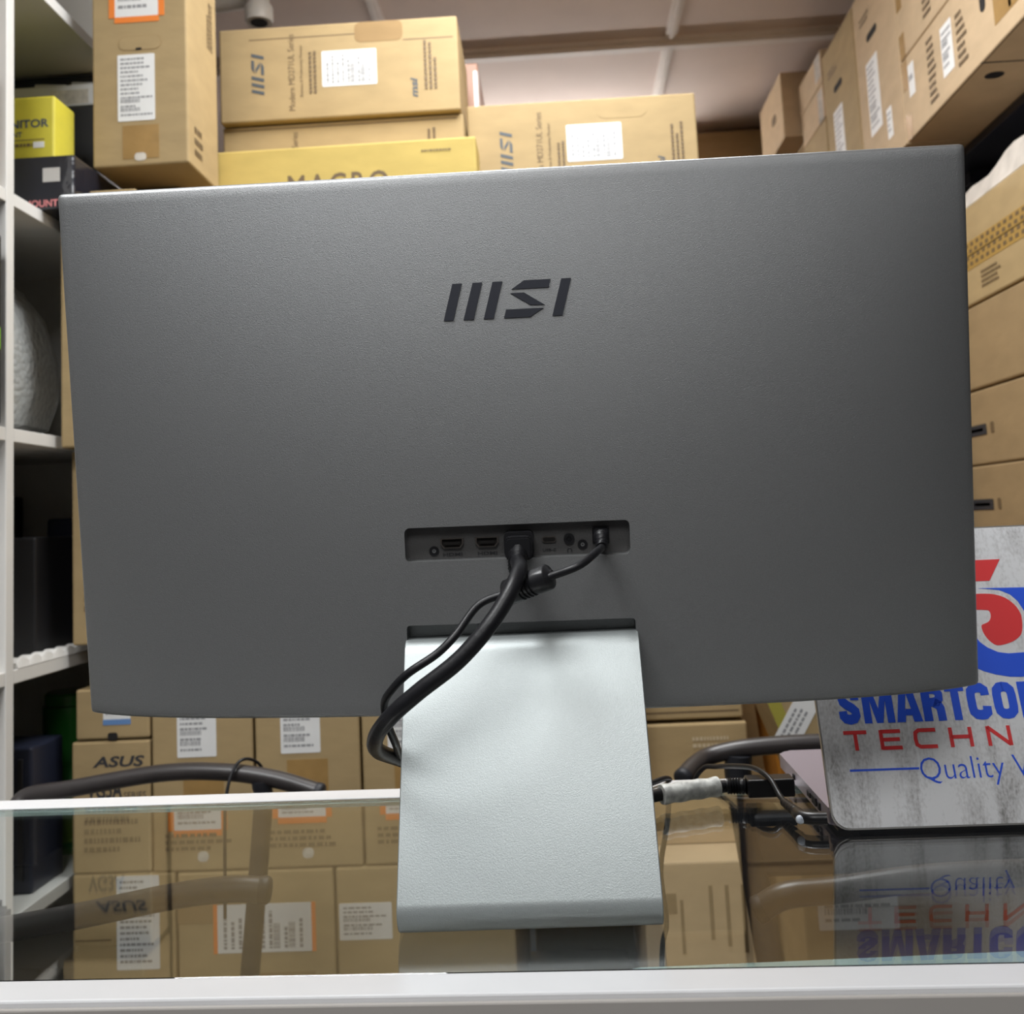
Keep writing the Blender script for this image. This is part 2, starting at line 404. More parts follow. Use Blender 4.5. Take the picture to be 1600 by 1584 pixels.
b = Box('tall kraft carton between the white shelf and the left monitor edge', -.790, -.664, 1.60, 2.0, .391, .768)
b = Box('small brown carton just below the big upright labelled carton', -.742, -.664, 1.60, 1.69, .7695, .812)
b = Box('dark brown flat carton under the big upright labelled carton', -.740, -.645, 1.75, 2.0, .770, .8635, KRAFT_D)
# --- big upright carton with two labels
b = Box('big upright kraft carton with an orange-edged label and a tall white label', -.753, -.589, 1.64, 1.795, .865, 1.40, KRAFT)
b.label('front', .044, .078, .064, .117, rows=14); b.label('front', .040, .262, .076, .11, rows=7, edge=(ORANGE, 'blr', .010))
b.slot('front', .083, .215, .074, .026, 0, KRAFT_D, .012, 'handle_outline', .0003); b.slot('front', .083, .2152, .0725, .0245, 0, KRAFT, .0115, 'handle_flap', .0006)
b.slot('front', .081, .2045, .011, .004, 2)
b.tape('front', .052, .114, .012, .070); b.slot('front', .082, .015, .02, .014, 0, CLEARTAPE, .006, 'tape_scrap')
b.words('right', .03, .02, .05, .06, 3, INK_B); b.words('right', .1, .25, .03, .09, 3, INK_B, True)
# --- three alike cartons with white labels, standing side by side at counter level
tuf = [(-.664, -.502, 'left one of the upright cartons with white barcode labels under the monitor'),
       (-.498, -.332, 'middle one of the upright cartons with white barcode labels under the monitor'),
       (-.328, -.165, 'right one of the upright cartons under the monitor, half hidden by the silver stand')]
for i, (a, c, lab) in enumerate(tuf):
    b = Box(lab, a, c, 1.64, 2.1, -.2865, .16, KRAFT, group='upright monitor cartons in the back stack')
    b.label('front', .041, .180, .063, .117, rows=13); b.tape('front', .05, .115, .115, .17)
    b.label('front', .034, .062 + .014 * (i > 0), .076, .044 - .014 * (i > 0), rows=4, edge=(ORANGE, 'blr', .009))
    b.words('front', .02, .03, .12, .03, 3); b.slot('front', .08, .022, .018, .016, 0, CLEARTAPE, .007, 'tape_scrap')
b = Box('brown carton with a wide orange-edged label lying sideways, seen through the glass', -.626, -.380, 1.64, 2.1, -.60, -.2885, KRAFT)
b.label('front', .062, .190, .149, .072, rows=11, edge=(ORANGE, 'tb', .006), vertical=True); b.tape('front', .0, .10, .235, .29, KRAFT_D)
b.patch('front', [(.11, .12), (.20, .12), (.215, .135), (.215, .16), (.12, .16), (.11, .145)], KRAFT_D)
b = Box('brown carton with a plain white label left of the stand reflection', -.376, -.10, 1.64, 2.1, -.60, -.2885, KRAFT)
b.label('front', .004, .204, .082, .054, rows=7)
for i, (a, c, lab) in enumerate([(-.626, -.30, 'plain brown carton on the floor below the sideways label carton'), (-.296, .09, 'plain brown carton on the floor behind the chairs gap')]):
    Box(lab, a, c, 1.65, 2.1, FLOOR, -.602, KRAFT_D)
Box('kraft carton hidden behind the silver monitor stand', -.160, .095, 1.66, 2.1, -.60 + .3135, .16, KRAFT)
Box('large kraft carton directly behind the monitor screen, lower', -.660, -.165, 1.70, 2.2, .162, .50, KRAFT)
Box('large kraft carton directly behind the monitor screen, upper', -.620, -.155, 1.75, 2.25, .502, .797, KRAFT)
Box('plain carton under the stacked emblem cartons', -.62, -.155, 1.91, 2.5, .799, .838, KRAFT_D)
# --- yellow box with lettering, top edge showing over the monitor
b = Box('yellow-tan box printed MACRO peeking over the monitor top edge', -.636, -.116, 1.80, 1.892, .799, .942, KRAFT_Y, rz=0)
b.text('front', 'MACRO', .173, .050, .185, .04, INK_B, space=1.25, bold=.015); b.words('front', .42, .118, .06, .006, 1)
# --- stacked monitor cartons with the emblem
def emblem_box(b, sxx, szz, blank=False):
    k = szz / .19
    b.msi('front', .088, .095, .0245, INK_G, 90)
    b.text('front', 'Modern MD271UL Series', .148, .018, .155, .0125, INK_B, 90)
    b.text('front', 'Business & Productivity Monitor', .166, .045, .105, .008, INK_B, 90)
    b.words('front', .175, .05, .018, .09, 2, INK_B, True)
    b.words('front', .40, .045, .028, .10, 3, INK_B, True)
    b.text('front', 'msi', .388, .03, .040, .014, INK_G, 90, bold=.03, shear=.25)
b = Box('top kraft monitor carton with sideways emblem and white label', -.619, -.150, 1.90, 2.15, 1.0365, 1.227, KRAFT, rz=.6)
emblem_box(b, .469, .19); b.label('front', .202, .062, .107, .072, rows=9, vertical=True)
b.patch('front', rrect(.268, .362, .148, .189, .012, 4), KRAFT_D, 'torn_flap'); b.seam('front', .06, .268, .166); b.seam('front', .362, .46, .148)
b = Box('lower kraft monitor carton of the left emblem stack, mostly behind the yellow box', -.619, -.146, 1.915, 2.15, .84, 1.034, KRAFT, rz=.4)
b.text('front', 'Series', .148, .145, .032, .0125, INK_B, 90); b.words('front', .4, .14, .02, .04, 2, INK_B, True); b.seam('front', .005, .46, .186)
b = Box('right kraft monitor carton with sideways emblem rising above the monitor', -.143, .311, 1.97, 2.185, .875, 1.070, KRAFT, rz=.5)
emblem_box(b, .454, .195); b.label('front', .196, .068, .109, .075, rows=9, vertical=True)
b.patch('front', rrect(.258, .358, .152, .19, .017, 4), KRAFT, 'handle_flap')
b = Box('slim pinkish box wrapped in clear film between the emblem cartons', -.30, -.130, 2.20, 2.45, .8385, 1.268, mat('pinkish_card', (.42, .22, .14), .4), name='wrapped_box')
b.tape('front', .160, .168, .05, .41, CLEARTAPE, 'film_edge'); b.tape('right', .0, .03, .05, .41, CLEARTAPE, 'film_edge')
Box('kraft carton stacked behind the monitor right of centre, lower', -.14, .30, 1.96, 2.6, .162, .52, KRAFT)
Box('kraft carton stacked behind the monitor right of centre, upper', -.14, .30, 1.98, 2.6, .522, .873, KRAFT)
Box('kraft carton supporting the centre of the back stack', .10 - .19, .30, 2.12, 2.6, FLOOR, .160, KRAFT_D)
# --- right part of the back stack, at counter level
b = Box('kraft carton just under the right part of the monitor', .10, .287, 1.75, 2.1, -.100, .10, KRAFT); b.seam('front', .004, .18, .012, .003)
b = Box('kraft carton with faint pale printing behind the right armrest', .10, .291, 1.745, 2.1, -.302, -.106, KRAFT)
b.words('front', .10, .155, .075, .022, 2, mat('pale_print', (.55, .45, .3), .6)); b.tape('front', .005, .18, .0, .02, KRAFT_P)
b = Box('kraft carton printed with handling marks beside the hanging cable', .10, .295, 1.66, 2.05, -.56, -.304, KRAFT_P)
b.bars('front', [(.02, .05, .18, .21), (.055, .06, .12, .2), (.10, .106, .14, .22), (.125, .131, .13, .22), (.15, .156, .12, .22)], INK_B); b.seam('front', .005, .19, .10)
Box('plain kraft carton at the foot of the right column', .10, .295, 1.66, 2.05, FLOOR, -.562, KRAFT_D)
b = Box('kraft carton with a white top sticker low behind the right chair', .31, .66, 1.50, 1.9, FLOOR, -.22, KRAFT)
b.label('front', .02, .60, .11, .06, rows=5)
b = Box('kraft box leaning behind the right armrest, with a white sticker', .345, .50, 1.53, 1.70, -.186, .10, KRAFT, rot=(0, R(-20), 0))
b.label('front', .005, .105, .085, .035, rows=3, tilt=38, barcode=False); b.slot('front', .03, .195, .012, .012, 0, INK_B, name='printed_mark')
b.tape('front', .0, .018, .05, .28, mat('olive_tape', (.38, .34, .06), .4)); 
b = Box('orange-brown box tilted behind the leaning kraft box', .335, .45, 1.72, 1.86, -.213, .05, KRAFT_O, rot=(0, R(-5), 0))

for z0, z1, lab in ((FLOOR, -.05, 'unseen carton added to darken the glass reflection, bottom'), (-.048, .42, 'unseen carton added to darken the glass reflection, middle'), (.422, .86, 'unseen carton added to darken the glass reflection, top')):  # hidden cartons added so the counter glass reflects something dark
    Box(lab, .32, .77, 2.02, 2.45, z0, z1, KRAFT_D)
# --- wall shelf with cartons on the right
t = thing('wall_shelf', 'dark wall shelf carrying cartons on the right wall', 'shelf', (.94, 1.15, 1.0))
boxobj('board', 0, XRW - .94, 0, 2.45, 0, .018, SHELF_D, t, .001)
for yy in (.45, 1.2, 1.95):
    bm = bmesh.new(); add_box(bm, .05, XRW - .94, yy, yy + .03, -.03, 0); add_box(bm, XRW - .965, XRW - .94, yy, yy + .03, -.28, -.03)
    prism(bm, frame((0, yy, 0), (1, 0, 0), (0, 0, 1)) @ Matrix.Translation((0, 0, -.03)), [(.12, -.03), (.15, -.03), (XRW - .965, -.24), (XRW - .965, -.27)], .005, .025)
    mkobj('bracket', finish(bm), SHELF_D, t)
def wide_box(b, k):
    b.label('left', .225, .045, .055, .10, rows=6); b.label('left', .06 + .36 * 0, .03, .012, .05, rows=3) if k else None
    b.words('left', .15, .02, .05, .14, 9, INK_B); b.words('left', .30, .03, .045, .11, 7, INK_B)
    b.tape('left', .46, .565, .035, .175); b.tape('left', .515, .525, .04, .15, CLEARTAPE, 'torn_tape')
    b.tape('left', .005, .035, .0, .055); b.tape('left', .005, .035, .11, .175)
    b.slot('left', .42, .10, .022, .035, 0); b.slot('left', .62, .10, .006, .05, -12, INK_B, name='crease')
b = Box('wide carton with white stickers overhanging the right wall shelf, dark underside', .80, 1.30, 1.50, 2.198, 1.0195, 1.199, KRAFT_P, group='wide cartons on the wall shelf')
wide_box(b, 0); b.slot('bottom', .047, .335, .034, .03, 0, BLACK, .0145, 'round_logo'); b.label('left', .10 - .06, .085, .034, .07, rows=1, barcode=False); b.vseam('bottom', .004, .02, .68)
b.tape('bottom', .0, .5, .39, .394, BLACK, 'bottom_seam')
b = Box('upper wide carton with a white sticker stacked on the right wall shelf', .80, 1.30, 1.50, 2.198, 1.2015, 1.385, KRAFT_P, group='wide cartons on the wall shelf')
wide_box(b, 0)
for y0, y1, lab in ((2.204, 2.496, 'tall carton with a dark handle slot standing nearest on the right shelf'), (2.503, 2.79, 'tall carton with a dark handle slot standing further along the right shelf')):
    b = Box(lab, .80, 1.12, y0, y1, 1.0195, 1.49, KRAFT_P if y0 < 2.4 else KRAFT, group='tall cartons on the wall shelf')
    b.slot('left', .13, .335, .075, .018, 0); b.label('left', .07, .10, .085, .18, rows=12); b.label('left', .185, .05, .035, .07, rows=4, barcode=False)
    b.words('left', .05, .38, .09, .025, 2)
b = Box('small carton on top of another at the far end of the right shelf', .80, 1.1, 2.80, 3.06, 1.429, 1.523, KRAFT_P); b.tape('left', .19, .25, .02, .09, CLEARTAPE)
b = Box('small carton under another at the far end of the right shelf', .80, 1.1, 2.80, 3.05, 1.325, 1.427, KRAFT_P); b.tape('left', .19, .24, .0, .09, CLEARTAPE)
Box('carton at the bottom of the far small stack on the right shelf', .80, 1.1, 2.80, 3.05, 1.0195, 1.323, KRAFT)
b = Box('farthest carton jutting out past the end of the right shelf row', .752, .93, 3.08, 3.40, 1.378, 1.585, KRAFT_P); b.slot('left', .2, .1, .06, .03, 0, INK_B, name='printed_mark')
Box('brown carton supporting the farthest jutting carton', .82, 1.2, 3.10, 3.45, 1.0195, 1.376, KRAFT_D)
# --- stack below the wall shelf
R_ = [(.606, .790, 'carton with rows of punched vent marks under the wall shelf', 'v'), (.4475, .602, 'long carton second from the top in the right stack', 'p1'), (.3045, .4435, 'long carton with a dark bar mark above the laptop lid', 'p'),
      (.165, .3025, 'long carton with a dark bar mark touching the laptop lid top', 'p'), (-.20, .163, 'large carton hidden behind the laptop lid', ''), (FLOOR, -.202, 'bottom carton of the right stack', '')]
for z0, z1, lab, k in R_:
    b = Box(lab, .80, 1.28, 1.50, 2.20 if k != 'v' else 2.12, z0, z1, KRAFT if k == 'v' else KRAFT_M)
    h = z1 - z0
    if k == 'v':
        rc = []
        for r_ in range(4):
            for q in range(26): rc.append((.02 + q * .024 + .008 * (r_ % 2), .033 + q * .024 + .008 * (r_ % 2), .072 + r_ * .012, .079 + r_ * .012))
        b.tape('left', .0, .60, .066, .118, mat('mustard_tape', (.40, .25, .07), .4)); b.bars('left', rc, INK_B); b.tape('left', .0, .6, .091, .093, KRAFT_D, 'tape_edge')
        b.words('left', .23, .02, .10, .035, 4)
    if k in ('p', 'p1'):
        u = .270 if k == 'p' else .17
        b.bars('left', [(u - .10, u, .055, .075)], INK); b.bars('left', [(u - .085, u - .015, .062, .068)], KRAFT_D, 'print_inset'); b.slot('left', u + .025, .066, .014, .02, 0, INK_B, .003, 'printed_mark')
bm = bmesh.new()
nx, ny = 26, 14; grid = []
for j in range(ny + 1):
    row = []
    for i in range(nx + 1):
        u, v = i / nx, j / ny
        e = (math.sin(math.pi * u) * math.sin(math.pi * v)) ** .22 if 0 < i < nx and 0 < j < ny else 0
        h = e * (.080 + .014 * math.sin(7 * u + 5 * v) + .010 * math.sin(17 * v + 3 * u) + random.uniform(-.003, .003))
        row.append(bm.verts.new((.803 + .42 * u, 1.53 + .52 * v, .7915 + max(h, 0))))
    grid.append(row)
for j in range(ny):
    for i in range(nx): bm.faces.new((grid[j][i], grid[j][i + 1], grid[j + 1][i + 1], grid[j + 1][i]))
bm.faces.new([grid[0][i] for i in range(nx, -1, -1)] + [grid[j][0] for j in range(1, ny)] + [grid[ny][i] for i in range(nx + 1)] + [grid[j][nx] for j in range(ny - 1, 0, -1)])
tag(mkobj('plastic_bag', finish(bm), CLOTH, None, True), 'crumpled pale plastic bag lying on the vent-marked carton', 'bag')

# ------------------------------------------------------------------ white cubby shelf on the left
sh = thing('shelf_unit', 'white cubby shelf unit along the left wall', 'shelf', (-.80, 1.466, FLOOR))
SX0, SX1 = XL + .012 + .80, 0.0
ups = [-.90, -.45, 0., .45]
for u in ups: boxobj('upright', SX0, SX1, u - .011, u + .011, .0, 2.50, SHELFW, sh, .0015)
for z in (.08, .40, .64, .99, 1.342, 1.701, 2.079, 2.43):
    for a, c in zip(ups, ups[1:]): boxobj('shelf_board', SX0, SX1 - .0005, a + .0112, c - .0112, z, z + .020, SHELFW, sh, .0012)
boxobj('back_panel', SX0 - .008, SX0 - .0005, ups[0], ups[-1], .0, 2.50, mat('shelf_back_grey', (.20, .20, .21), .7), sh)
# boards: tops at z = 0.060, 0.412, 0.771, 1.149
Z1, Z2, Z3, Z4 = .0602, .4122, .7712, 1.1492
b = Box('film-wrapped black box with a pale sticker at the front of the upper cubby', -1.0, -.747, 1.56, 1.74, Z3 + .0002, .860, FILM, name='film_wrapped_box')
b.tape('front', .202, .230, .045, .068, mat('pale_sticker', (.55, .53, .5), .5), 'sticker')
b.text('front', 'MOUNT', .172, .004, .055, .012, mat('red_white_print', (.7, .25, .25), .4), bold=.03)
b = Box('bright yellow box printed MONITOR MOUNT on the film-wrapped box', -1.02, -.789, 1.58, 1.652, .8615, .970, YELLOW, name='mount_box')
b.text('front', 'MONITOR', .124, .055, .098, .0145, INK_G, bold=.03); b.text('front', 'MOUNT', .135, .040, .042, .009, INK_G, bold=.02); b.bars('front', [(.10, .215, .034, .0355)], INK_B)
b.words('front', .13, .022, .065, .009, 1, INK_B); b.tape('front', .196, .214, .021, .031, PAPER, 'sticker')
b = Box('tall black box standing behind the yellow box in the upper cubby', -.96, -.79, 1.745, 1.895, Z3 + .0002, 1.024, BLACKBOX, name='black_box')
b = Box('long flat white box lying on the tall black box', -1.12, -.792, 1.748, 1.90, 1.0252, 1.066, mat('white_box_card', (.78, .78, .79), .4, noise=.04), name='white_box'); b.words('front', .16, .017, .055, .006, 1, INK_G); b.tape('front', .24, .31, .004, .03, CLEARTAPE, 'film')
for i, (x, lab) in enumerate(((-.935, 'left folded white leaflet standing on the flat white box'), (-.865, 'right folded white leaflet standing on the flat white box'))):
    bm = bmesh.new(); M = frame((x, 1.79, 1.0664), (1, 0, 0), (0, .25, .968))
    prism(bm, M, [(0, 0), (.062, 0), (.061, .022), (.002, .027)], 0, .0012); slab(bm, M @ Matrix.Translation((0, 0, -.004)), .002, .060, 0, .020, 0, .0012)
    tag(mkobj('leaflet', finish(bm), PAPER), lab, 'leaflet', 'leaflets in the upper cubby')
b = Box('navy blue box at the back of the upper cubby printed in grey', -1.16, -.83, 1.83, 1.895, 1.0666, 1.123, DARKBOX, name='navy_box'); b.text('front', 'ACJT', .27, .030, .05, .010, INK_B, bold=.02)
# bubble wrapped parcel
bm = bmesh.new()
k = 20; rings = []
prof = [(-.02, .30), (0, .9), (.05, 1.0), (.12, .97), (.19, .86), (.235, .62), (.262, .34), (.272, .12)]
for z, s_ in prof:
    rings.append([bm.verts.new((-.975 + s_ * (.13 * math.copysign(abs(math.cos(a)) ** .6, math.cos(a))) + random.uniform(-.003, .003),
                               1.64 + s_ * (.13 * math.copysign(abs(math.sin(a)) ** .6, math.sin(a))) + random.uniform(-.003, .003), Z2 + .021 + z)) for a in [2 * math.pi * j / k for j in range(k)]])
for a, c in zip(rings, rings[1:]):
    for j in range(k): bm.faces.new((a[j], a[(j + 1) % k], c[(j + 1) % k], c[j]))
bm.faces.new(list(reversed(rings[0]))); bm.faces.new(rings[-1])
tag(mkobj('bubble_wrapped_parcel', finish(bm), BUBBLE, None, True), 'parcel in clear bubble wrap filling the middle cubby', 'parcel')
# dark slabs in the lower cubby
b = Box('left one of two dark slabs standing in the lower cubby', -.99, -.838, 1.60, 1.78, Z1 + .0002, .252, BLACKBOX, name='dark_case', rz=3)
b = Box('right one of two dark slabs standing in the lower cubby', -.915, -.80, 1.80, 1.895, Z1 + .0002, .285, DARKBOX, name='dark_case')
b = Box('black box lying at the back of the lower cubby', -1.17, -1.0, 1.60, 1.88, Z1 + .0002, .33, BLACKBOX, name='black_box')
bm = bmesh.new(); L = 40
for i in range(L):
    x0 = 1.49 + .29 * i / L; x1 = 1.49 + .29 * (i + 1) / L
    h0 = .008 + .006 * abs(math.sin(i * .62)); h1 = .008 + .006 * abs(math.sin((i + 1) * .62))
    vs = [bm.verts.new(p) for p in ((-.80, x0, Z1 + .0004), (-.80, x1, Z1 + .0004), (-.803, x1, Z1 + h1), (-.803, x0, Z1 + h0), (-.829, x0, Z1 + .0004), (-.829, x1, Z1 + .0004), (-.824, x1, Z1 + h1), (-.824, x0, Z1 + h0))]
    for f in ((0, 1, 2, 3), (7, 6, 5, 4), (3, 2, 6, 7), (0, 4, 5, 1), (0, 3, 7, 4), (1, 5, 6, 2)): bm.faces.new([vs[q] for q in f])
tag(mkobj('foam_strip', finish(bm), mat('white_foam', (.72, .71, .68), .6), None), 'rippled white foam strip along the lower cubby edge', 'foam strip')
# bottom cubby
t = thing('green_canister', 'dark green cylindrical canister in the bottom cubby', 'canister', (-.872, 1.80, -.29 + .0002))
bm = bmesh.new(); lathe(bm, [(.044, 0), (.046, .004), (.046, .13), (.040, .145), (.040, .155), (.046, .165), (.046, .25)], Matrix()); mkobj('body', finish(bm), GREEN, t, True)
bm = bmesh.new(); lathe(bm, [(.043, .251), (.043, .268), (.039, .272)], Matrix()); mkobj('lid', finish(bm), GREEN, t, True)
bm = bmesh.new(); lathe(bm, [(.0463, .02), (.0465, .021), (.0465, .10), (.0463, .101)], Matrix()); mkobj('label_band', finish(bm), mat('yellow_green_label', (.16, .28, .02), .4), t, True)
t = thing('ribbed_case', 'dark blue case with vertical ribs in the bottom cubby', 'case', (-.905, 1.62, -.29 + .0002))
boxobj('body', -.085, .083, -.05, .05, 0, .222, DARKBOX, t, .004)
for i in range(9): boxobj('rib', -.078 + i * .0175, -.070 + i * .0175, -.0535, -.0495, .02, .205, BLACKBOX, t, .001)
# near cubby at the frame edge
b = Box('kraft box with a navy band in the near upper cubby at the left frame edge', -1.08, -.80, 1.22, 1.40, Z3 + .0002, .965, KRAFT_P, name='banded_box')
b.tape('right', .0, .18, .10, .15, DARKBOX, 'navy_band'); b.tape('right', .0, .18, .0, .02, DARKBOX, 'navy_band'); b.tape('front', .0, .28, .10, .15, DARKBOX, 'navy_band')
b = Box('black graphics card box with a lime stripe in the near middle cubby', -1.06, -.79, 1.30, 1.425, Z2 + .0002, .690, BLACKBOX, name='graphics_card_box')
b.tape('right', .0, .12, .108, .14, LIME, 'lime_stripe'); b.text('right', 'RTX', .045, .18, .06, .05, PAPER, bold=.04); b.tape('right', .07, .115, .005, .025, BLUEP, 'sticker')
bm = bmesh.new(); F = b.F('right')
for i in range(12): quad(bm, F, .004, .118, .03 + i * .006, .0325 + i * .006, .0008)
mkobj('grille_print', bm, INK_G, b.t)
b = Box('white box in the near lower cubby at the left frame edge', -1.06, -.815, 1.10, 1.44, Z1 + .0002, .36, mat('white_box_card', (.78, .78, .79), .4), name='white_box')
b = Box('white box in the near bottom cubby at the left frame edge', -1.06, -.815, 1.10, 1.44, -.2898, .0, mat('white_box_card', (.78, .78, .79), .4), name='white_box')

# pipe at ceiling
t = thing('ceiling_pipe', 'white plastic pipe elbow under the ceiling above the big carton', 'pipe', (-.67, 2.32, 1.455))
tubeobj('pipe', [(-.30, .05, .085), (-.05, .03, .085), (.0, .0, .08), (.018, -.02, .05), (.02, -.022, .0)], .026, PVC, t, 16, 8)
bm = bmesh.new(); lathe(bm, [(.031, -.006), (.033, 0), (.033, .03), (.031, .034)], Matrix.Translation((.02, -.022, 0))); mkobj('collar', finish(bm), PVC, t, True)
bm = bmesh.new(); lathe(bm, [(.020, -.004), (.020, .0)], Matrix.Translation((.02, -.022, -.004))); mkobj('pipe_mouth', finish(bm), BLACKHOLE, t, True)

# ------------------------------------------------------------------ counter
CY = R(-1.6)
ct = thing('glass_counter', 'white-framed shop counter with a clear glass top', 'counter', (0, .5655, FLOOR), (0, 0, CY))
H0 = -FLOOR
CX0, CX1 = -.78, .95
boxobj('front_rail', CX0, CX1, -.025, 0.0, H0 - .030, H0 + .0004, WHITEFR, ct, .0012)
boxobj('back_rail', CX0, CX1, .3585, .388, H0 - .012, H0 + .0006, WHITEFR, ct, .0012)
boxobj('top_glass', CX0 + .005, CX1 - .005, .0006, .3574, H0 - .008, H0, GLASS, ct, .0006, 1)
boxobj('glass_edge', CX0 + .03, CX1 - .03, .3525, .3572, H0 - .0115, H0 - .0085, GLASSE, ct)
boxobj('front_panel', CX0, CX1, -.0285, -.0255, .06, H0 - .0025, FRAME_SHADE, ct, .001)  # grey cover paints the shade on the front rail's vertical face
boxobj('inner_ledge', CX0 + .03, CX1 - .03, .0, .007, H0 - .020, H0 - .0085, WHITEFR, ct)
bm = bmesh.new(); prism(bm, frame((0, 0, H0 - .0105), (1, 0, 0), (0, 1, 0)), [(.02, .007), (CX1 - .03, .007), (CX1 - .03, .044), (.30, .026), (.06, .0125), (.03, .011)], 0, .0018); mkobj('glass_strip', finish(bm), GLASSE, ct)
for x in (CX0, CX1 - .03):
    boxobj('side_panel', x, x + .03, .0006, .3574, .06, H0 - .0085, WHITEFR, ct, .001)
boxobj('plinth', CX0 + .02, CX1 - .02, .0, .36, .0, .06, FRAME_SHADE, ct)
boxobj('bottom_board', CX0 + .031, CX1 - .031, -.007, .36, .061, .08, SHELFW, ct)

# ------------------------------------------------------------------ monitor, seen from behind
MB = Vector((-.029, .66, .0012))
mon = thing('monitor', 'large dark grey monitor seen from behind on a bent silver stand', 'monitor', MB)
HM = Matrix.Translation(Vector((-.028, .6973, .2945)) - MB) @ Matrix.Rotation(-.0069, 4, 'Z') @ Matrix.Rotation(.1457, 4, 'X') @ Matrix.Rotation(.0088, 4, 'Y')
HWM = Matrix.Translation(MB) @ HM
W2, H2 = .3065, .181
def depth(x, z):
    u = min(1, abs(x) / W2); v = min(1, max(0, (z + H2) / (2 * H2)))
    return .0035 + (.0295 - .016 * v) * (1 - v ** 3.6) * (1 - .72 * u ** 2.8 - .28 * u ** 12)
bm = bmesh.new(); NX, NZ = 96, 40; G = []
for j in range(NZ + 1):
    G.append([bm.verts.new((W2 * (2 * i / NX - 1), -depth(W2 * (2 * i / NX - 1), H2 * (2 * j / NZ - 1)), H2 * (2 * j / NZ - 1))) for i in range(NX + 1)])
for j in range(NZ):
    for i in range(NX): bm.faces.new((G[j][i], G[j][i + 1], G[j + 1][i + 1], G[j + 1][i]))
per = [G[0][i] for i in range(NX)] + [G[j][NX] for j in range(NZ)] + [G[NZ][i] for i in range(NX, 0, -1)] + [G[j][0] for j in range(NZ, 0, -1)]
fr = [bm.verts.new((v.co.x, .010, v.co.z)) for v in per]
for i in range(len(per)): bm.faces.new((per[i], fr[i], fr[(i + 1) % len(per)], per[(i + 1) % len(per)]))
bm.faces.new(fr)
hs = mkobj('housing', finish(bm), SHELL, None)
md = hs.modifiers.new('bevel', 'BEVEL'); md.width = .0032; md.segments = 3; md.limit_method = 'ANGLE'; md.angle_limit = R(38)
cut = bmesh.new(); F = frame((0, 0, 0), (1, 0, 0), (0, 0, 1))       # local plane seen from behind, normal towards the camera
prism(cut, F, rrect(-.0745, .0745, -.0785, -.056, .0035, 4), .0195, .06)
prism(cut, F, rrect(-.0757, .0757, -.168, -.1205, .0025, 4), .0165, .06)
co = mkobj('cutter', finish(cut), SHELL_D)
bo = hs.modifiers.new('cut', 'BOOLEAN'); bo.object = co; bo.operation = 'DIFFERENCE'; bo.solver = 'EXACT'
dg = bpy.context.evaluated_depsgraph_get(); nm_ = bpy.data.meshes.new_from_object(hs.evaluated_get(dg))
hs.modifiers.clear(); hs.data = nm_; nm_.name = 'housing'; bpy.data.objects.remove(co)
for p in nm_.polygons: p.use_smooth = True
nm_.set_sharp_from_angle(angle=R(35))
if len(nm_.materials) == 0: nm_.materials.append(SHELL)
hs.parent = mon; hs.matrix_local = HM
boxobj('screen', -W2 + .004, W2 - .004, .0102, .0125, -H2 + .012, H2 - .004, mat('screen_black', (.008, .008, .010), .12), hs)
boxobj('front_bezel', -W2 + .0005, W2 - .0005, .0085, .0140, H2 - .0035, H2 + .0006, LAPS, hs, .0008, 1)
# emblem on the back
bm = bmesh.new(); hL = .02455
for P in MSI:
    poly = [(a * hL, .0803 + b * hL) for a, b in P]
    for off, rev in ((.0006, False),):
        a = [bm.verts.new((x, -depth(x, z) - .0007, z)) for x, z in poly]; c = [bm.verts.new((x, -depth(x, z) + .001, z)) for x, z in poly]
        bm.faces.new(a); bm.faces.new(list(reversed(c)))
        for i in range(4): bm.faces.new((a[i], c[i], c[(i + 1) % 4], a[(i + 1) % 4]))
mkobj('emblem', finish(bm), LOGO, hs)
# ports
bm = bmesh.new(); prism(bm, F, rrect(-.0742, .0742, -.0782, -.0563, .0033, 4), .0190, .0198); mkobj('port_panel', finish(bm), SHELL_D, hs)
N0 = .0198
def hdmi(x, z):
    def shp(s_):
        a, b_, c = .0078 * s_, .0033 * s_, .0022 * s_
        return [(x - a, z + b_), (x - a, z - b_ * .15), (x - a + c, z - b_), (x + a - c, z - b_), (x + a, z - b_ * .15), (x + a, z + b_)]
    bm = bmesh.new(); o1, i1 = shp(1.0), shp(.86)
    A = [bm.verts.new(F @ Vector((*p, N0 + .0022))) for p in o1]; B = [bm.verts.new(F @ Vector((*p, N0 + .0022))) for p in i1]; A0 = [bm.verts.new(F @ Vector((*p, N0))) for p in o1]; B0 = [bm.verts.new(F @ Vector((*p, N0))) for p in i1]
    for i in range(6):
        j = (i + 1) % 6
        bm.faces.new((A[i], A[j], B[j], B[i])); bm.faces.new((A0[i], A0[j], A[j], A[i])); bm.faces.new((B[i], B[j], B0[j], B0[i]))
    mkobj('hdmi_port', finish(bm), STEEL, hs)
    bm = bmesh.new(); prism(bm, F, shp(.85), N0 + .0001, N0 + .0004); slab(bm, F, x - .0048, x + .0048, z - .0012, z + .0006, N0 + .0004, N0 + .0016); mkobj('hdmi_socket', finish(bm), BLACKHOLE, hs)
hdmi(-.0437, -.0680); hdmi(-.0203, -.0680)
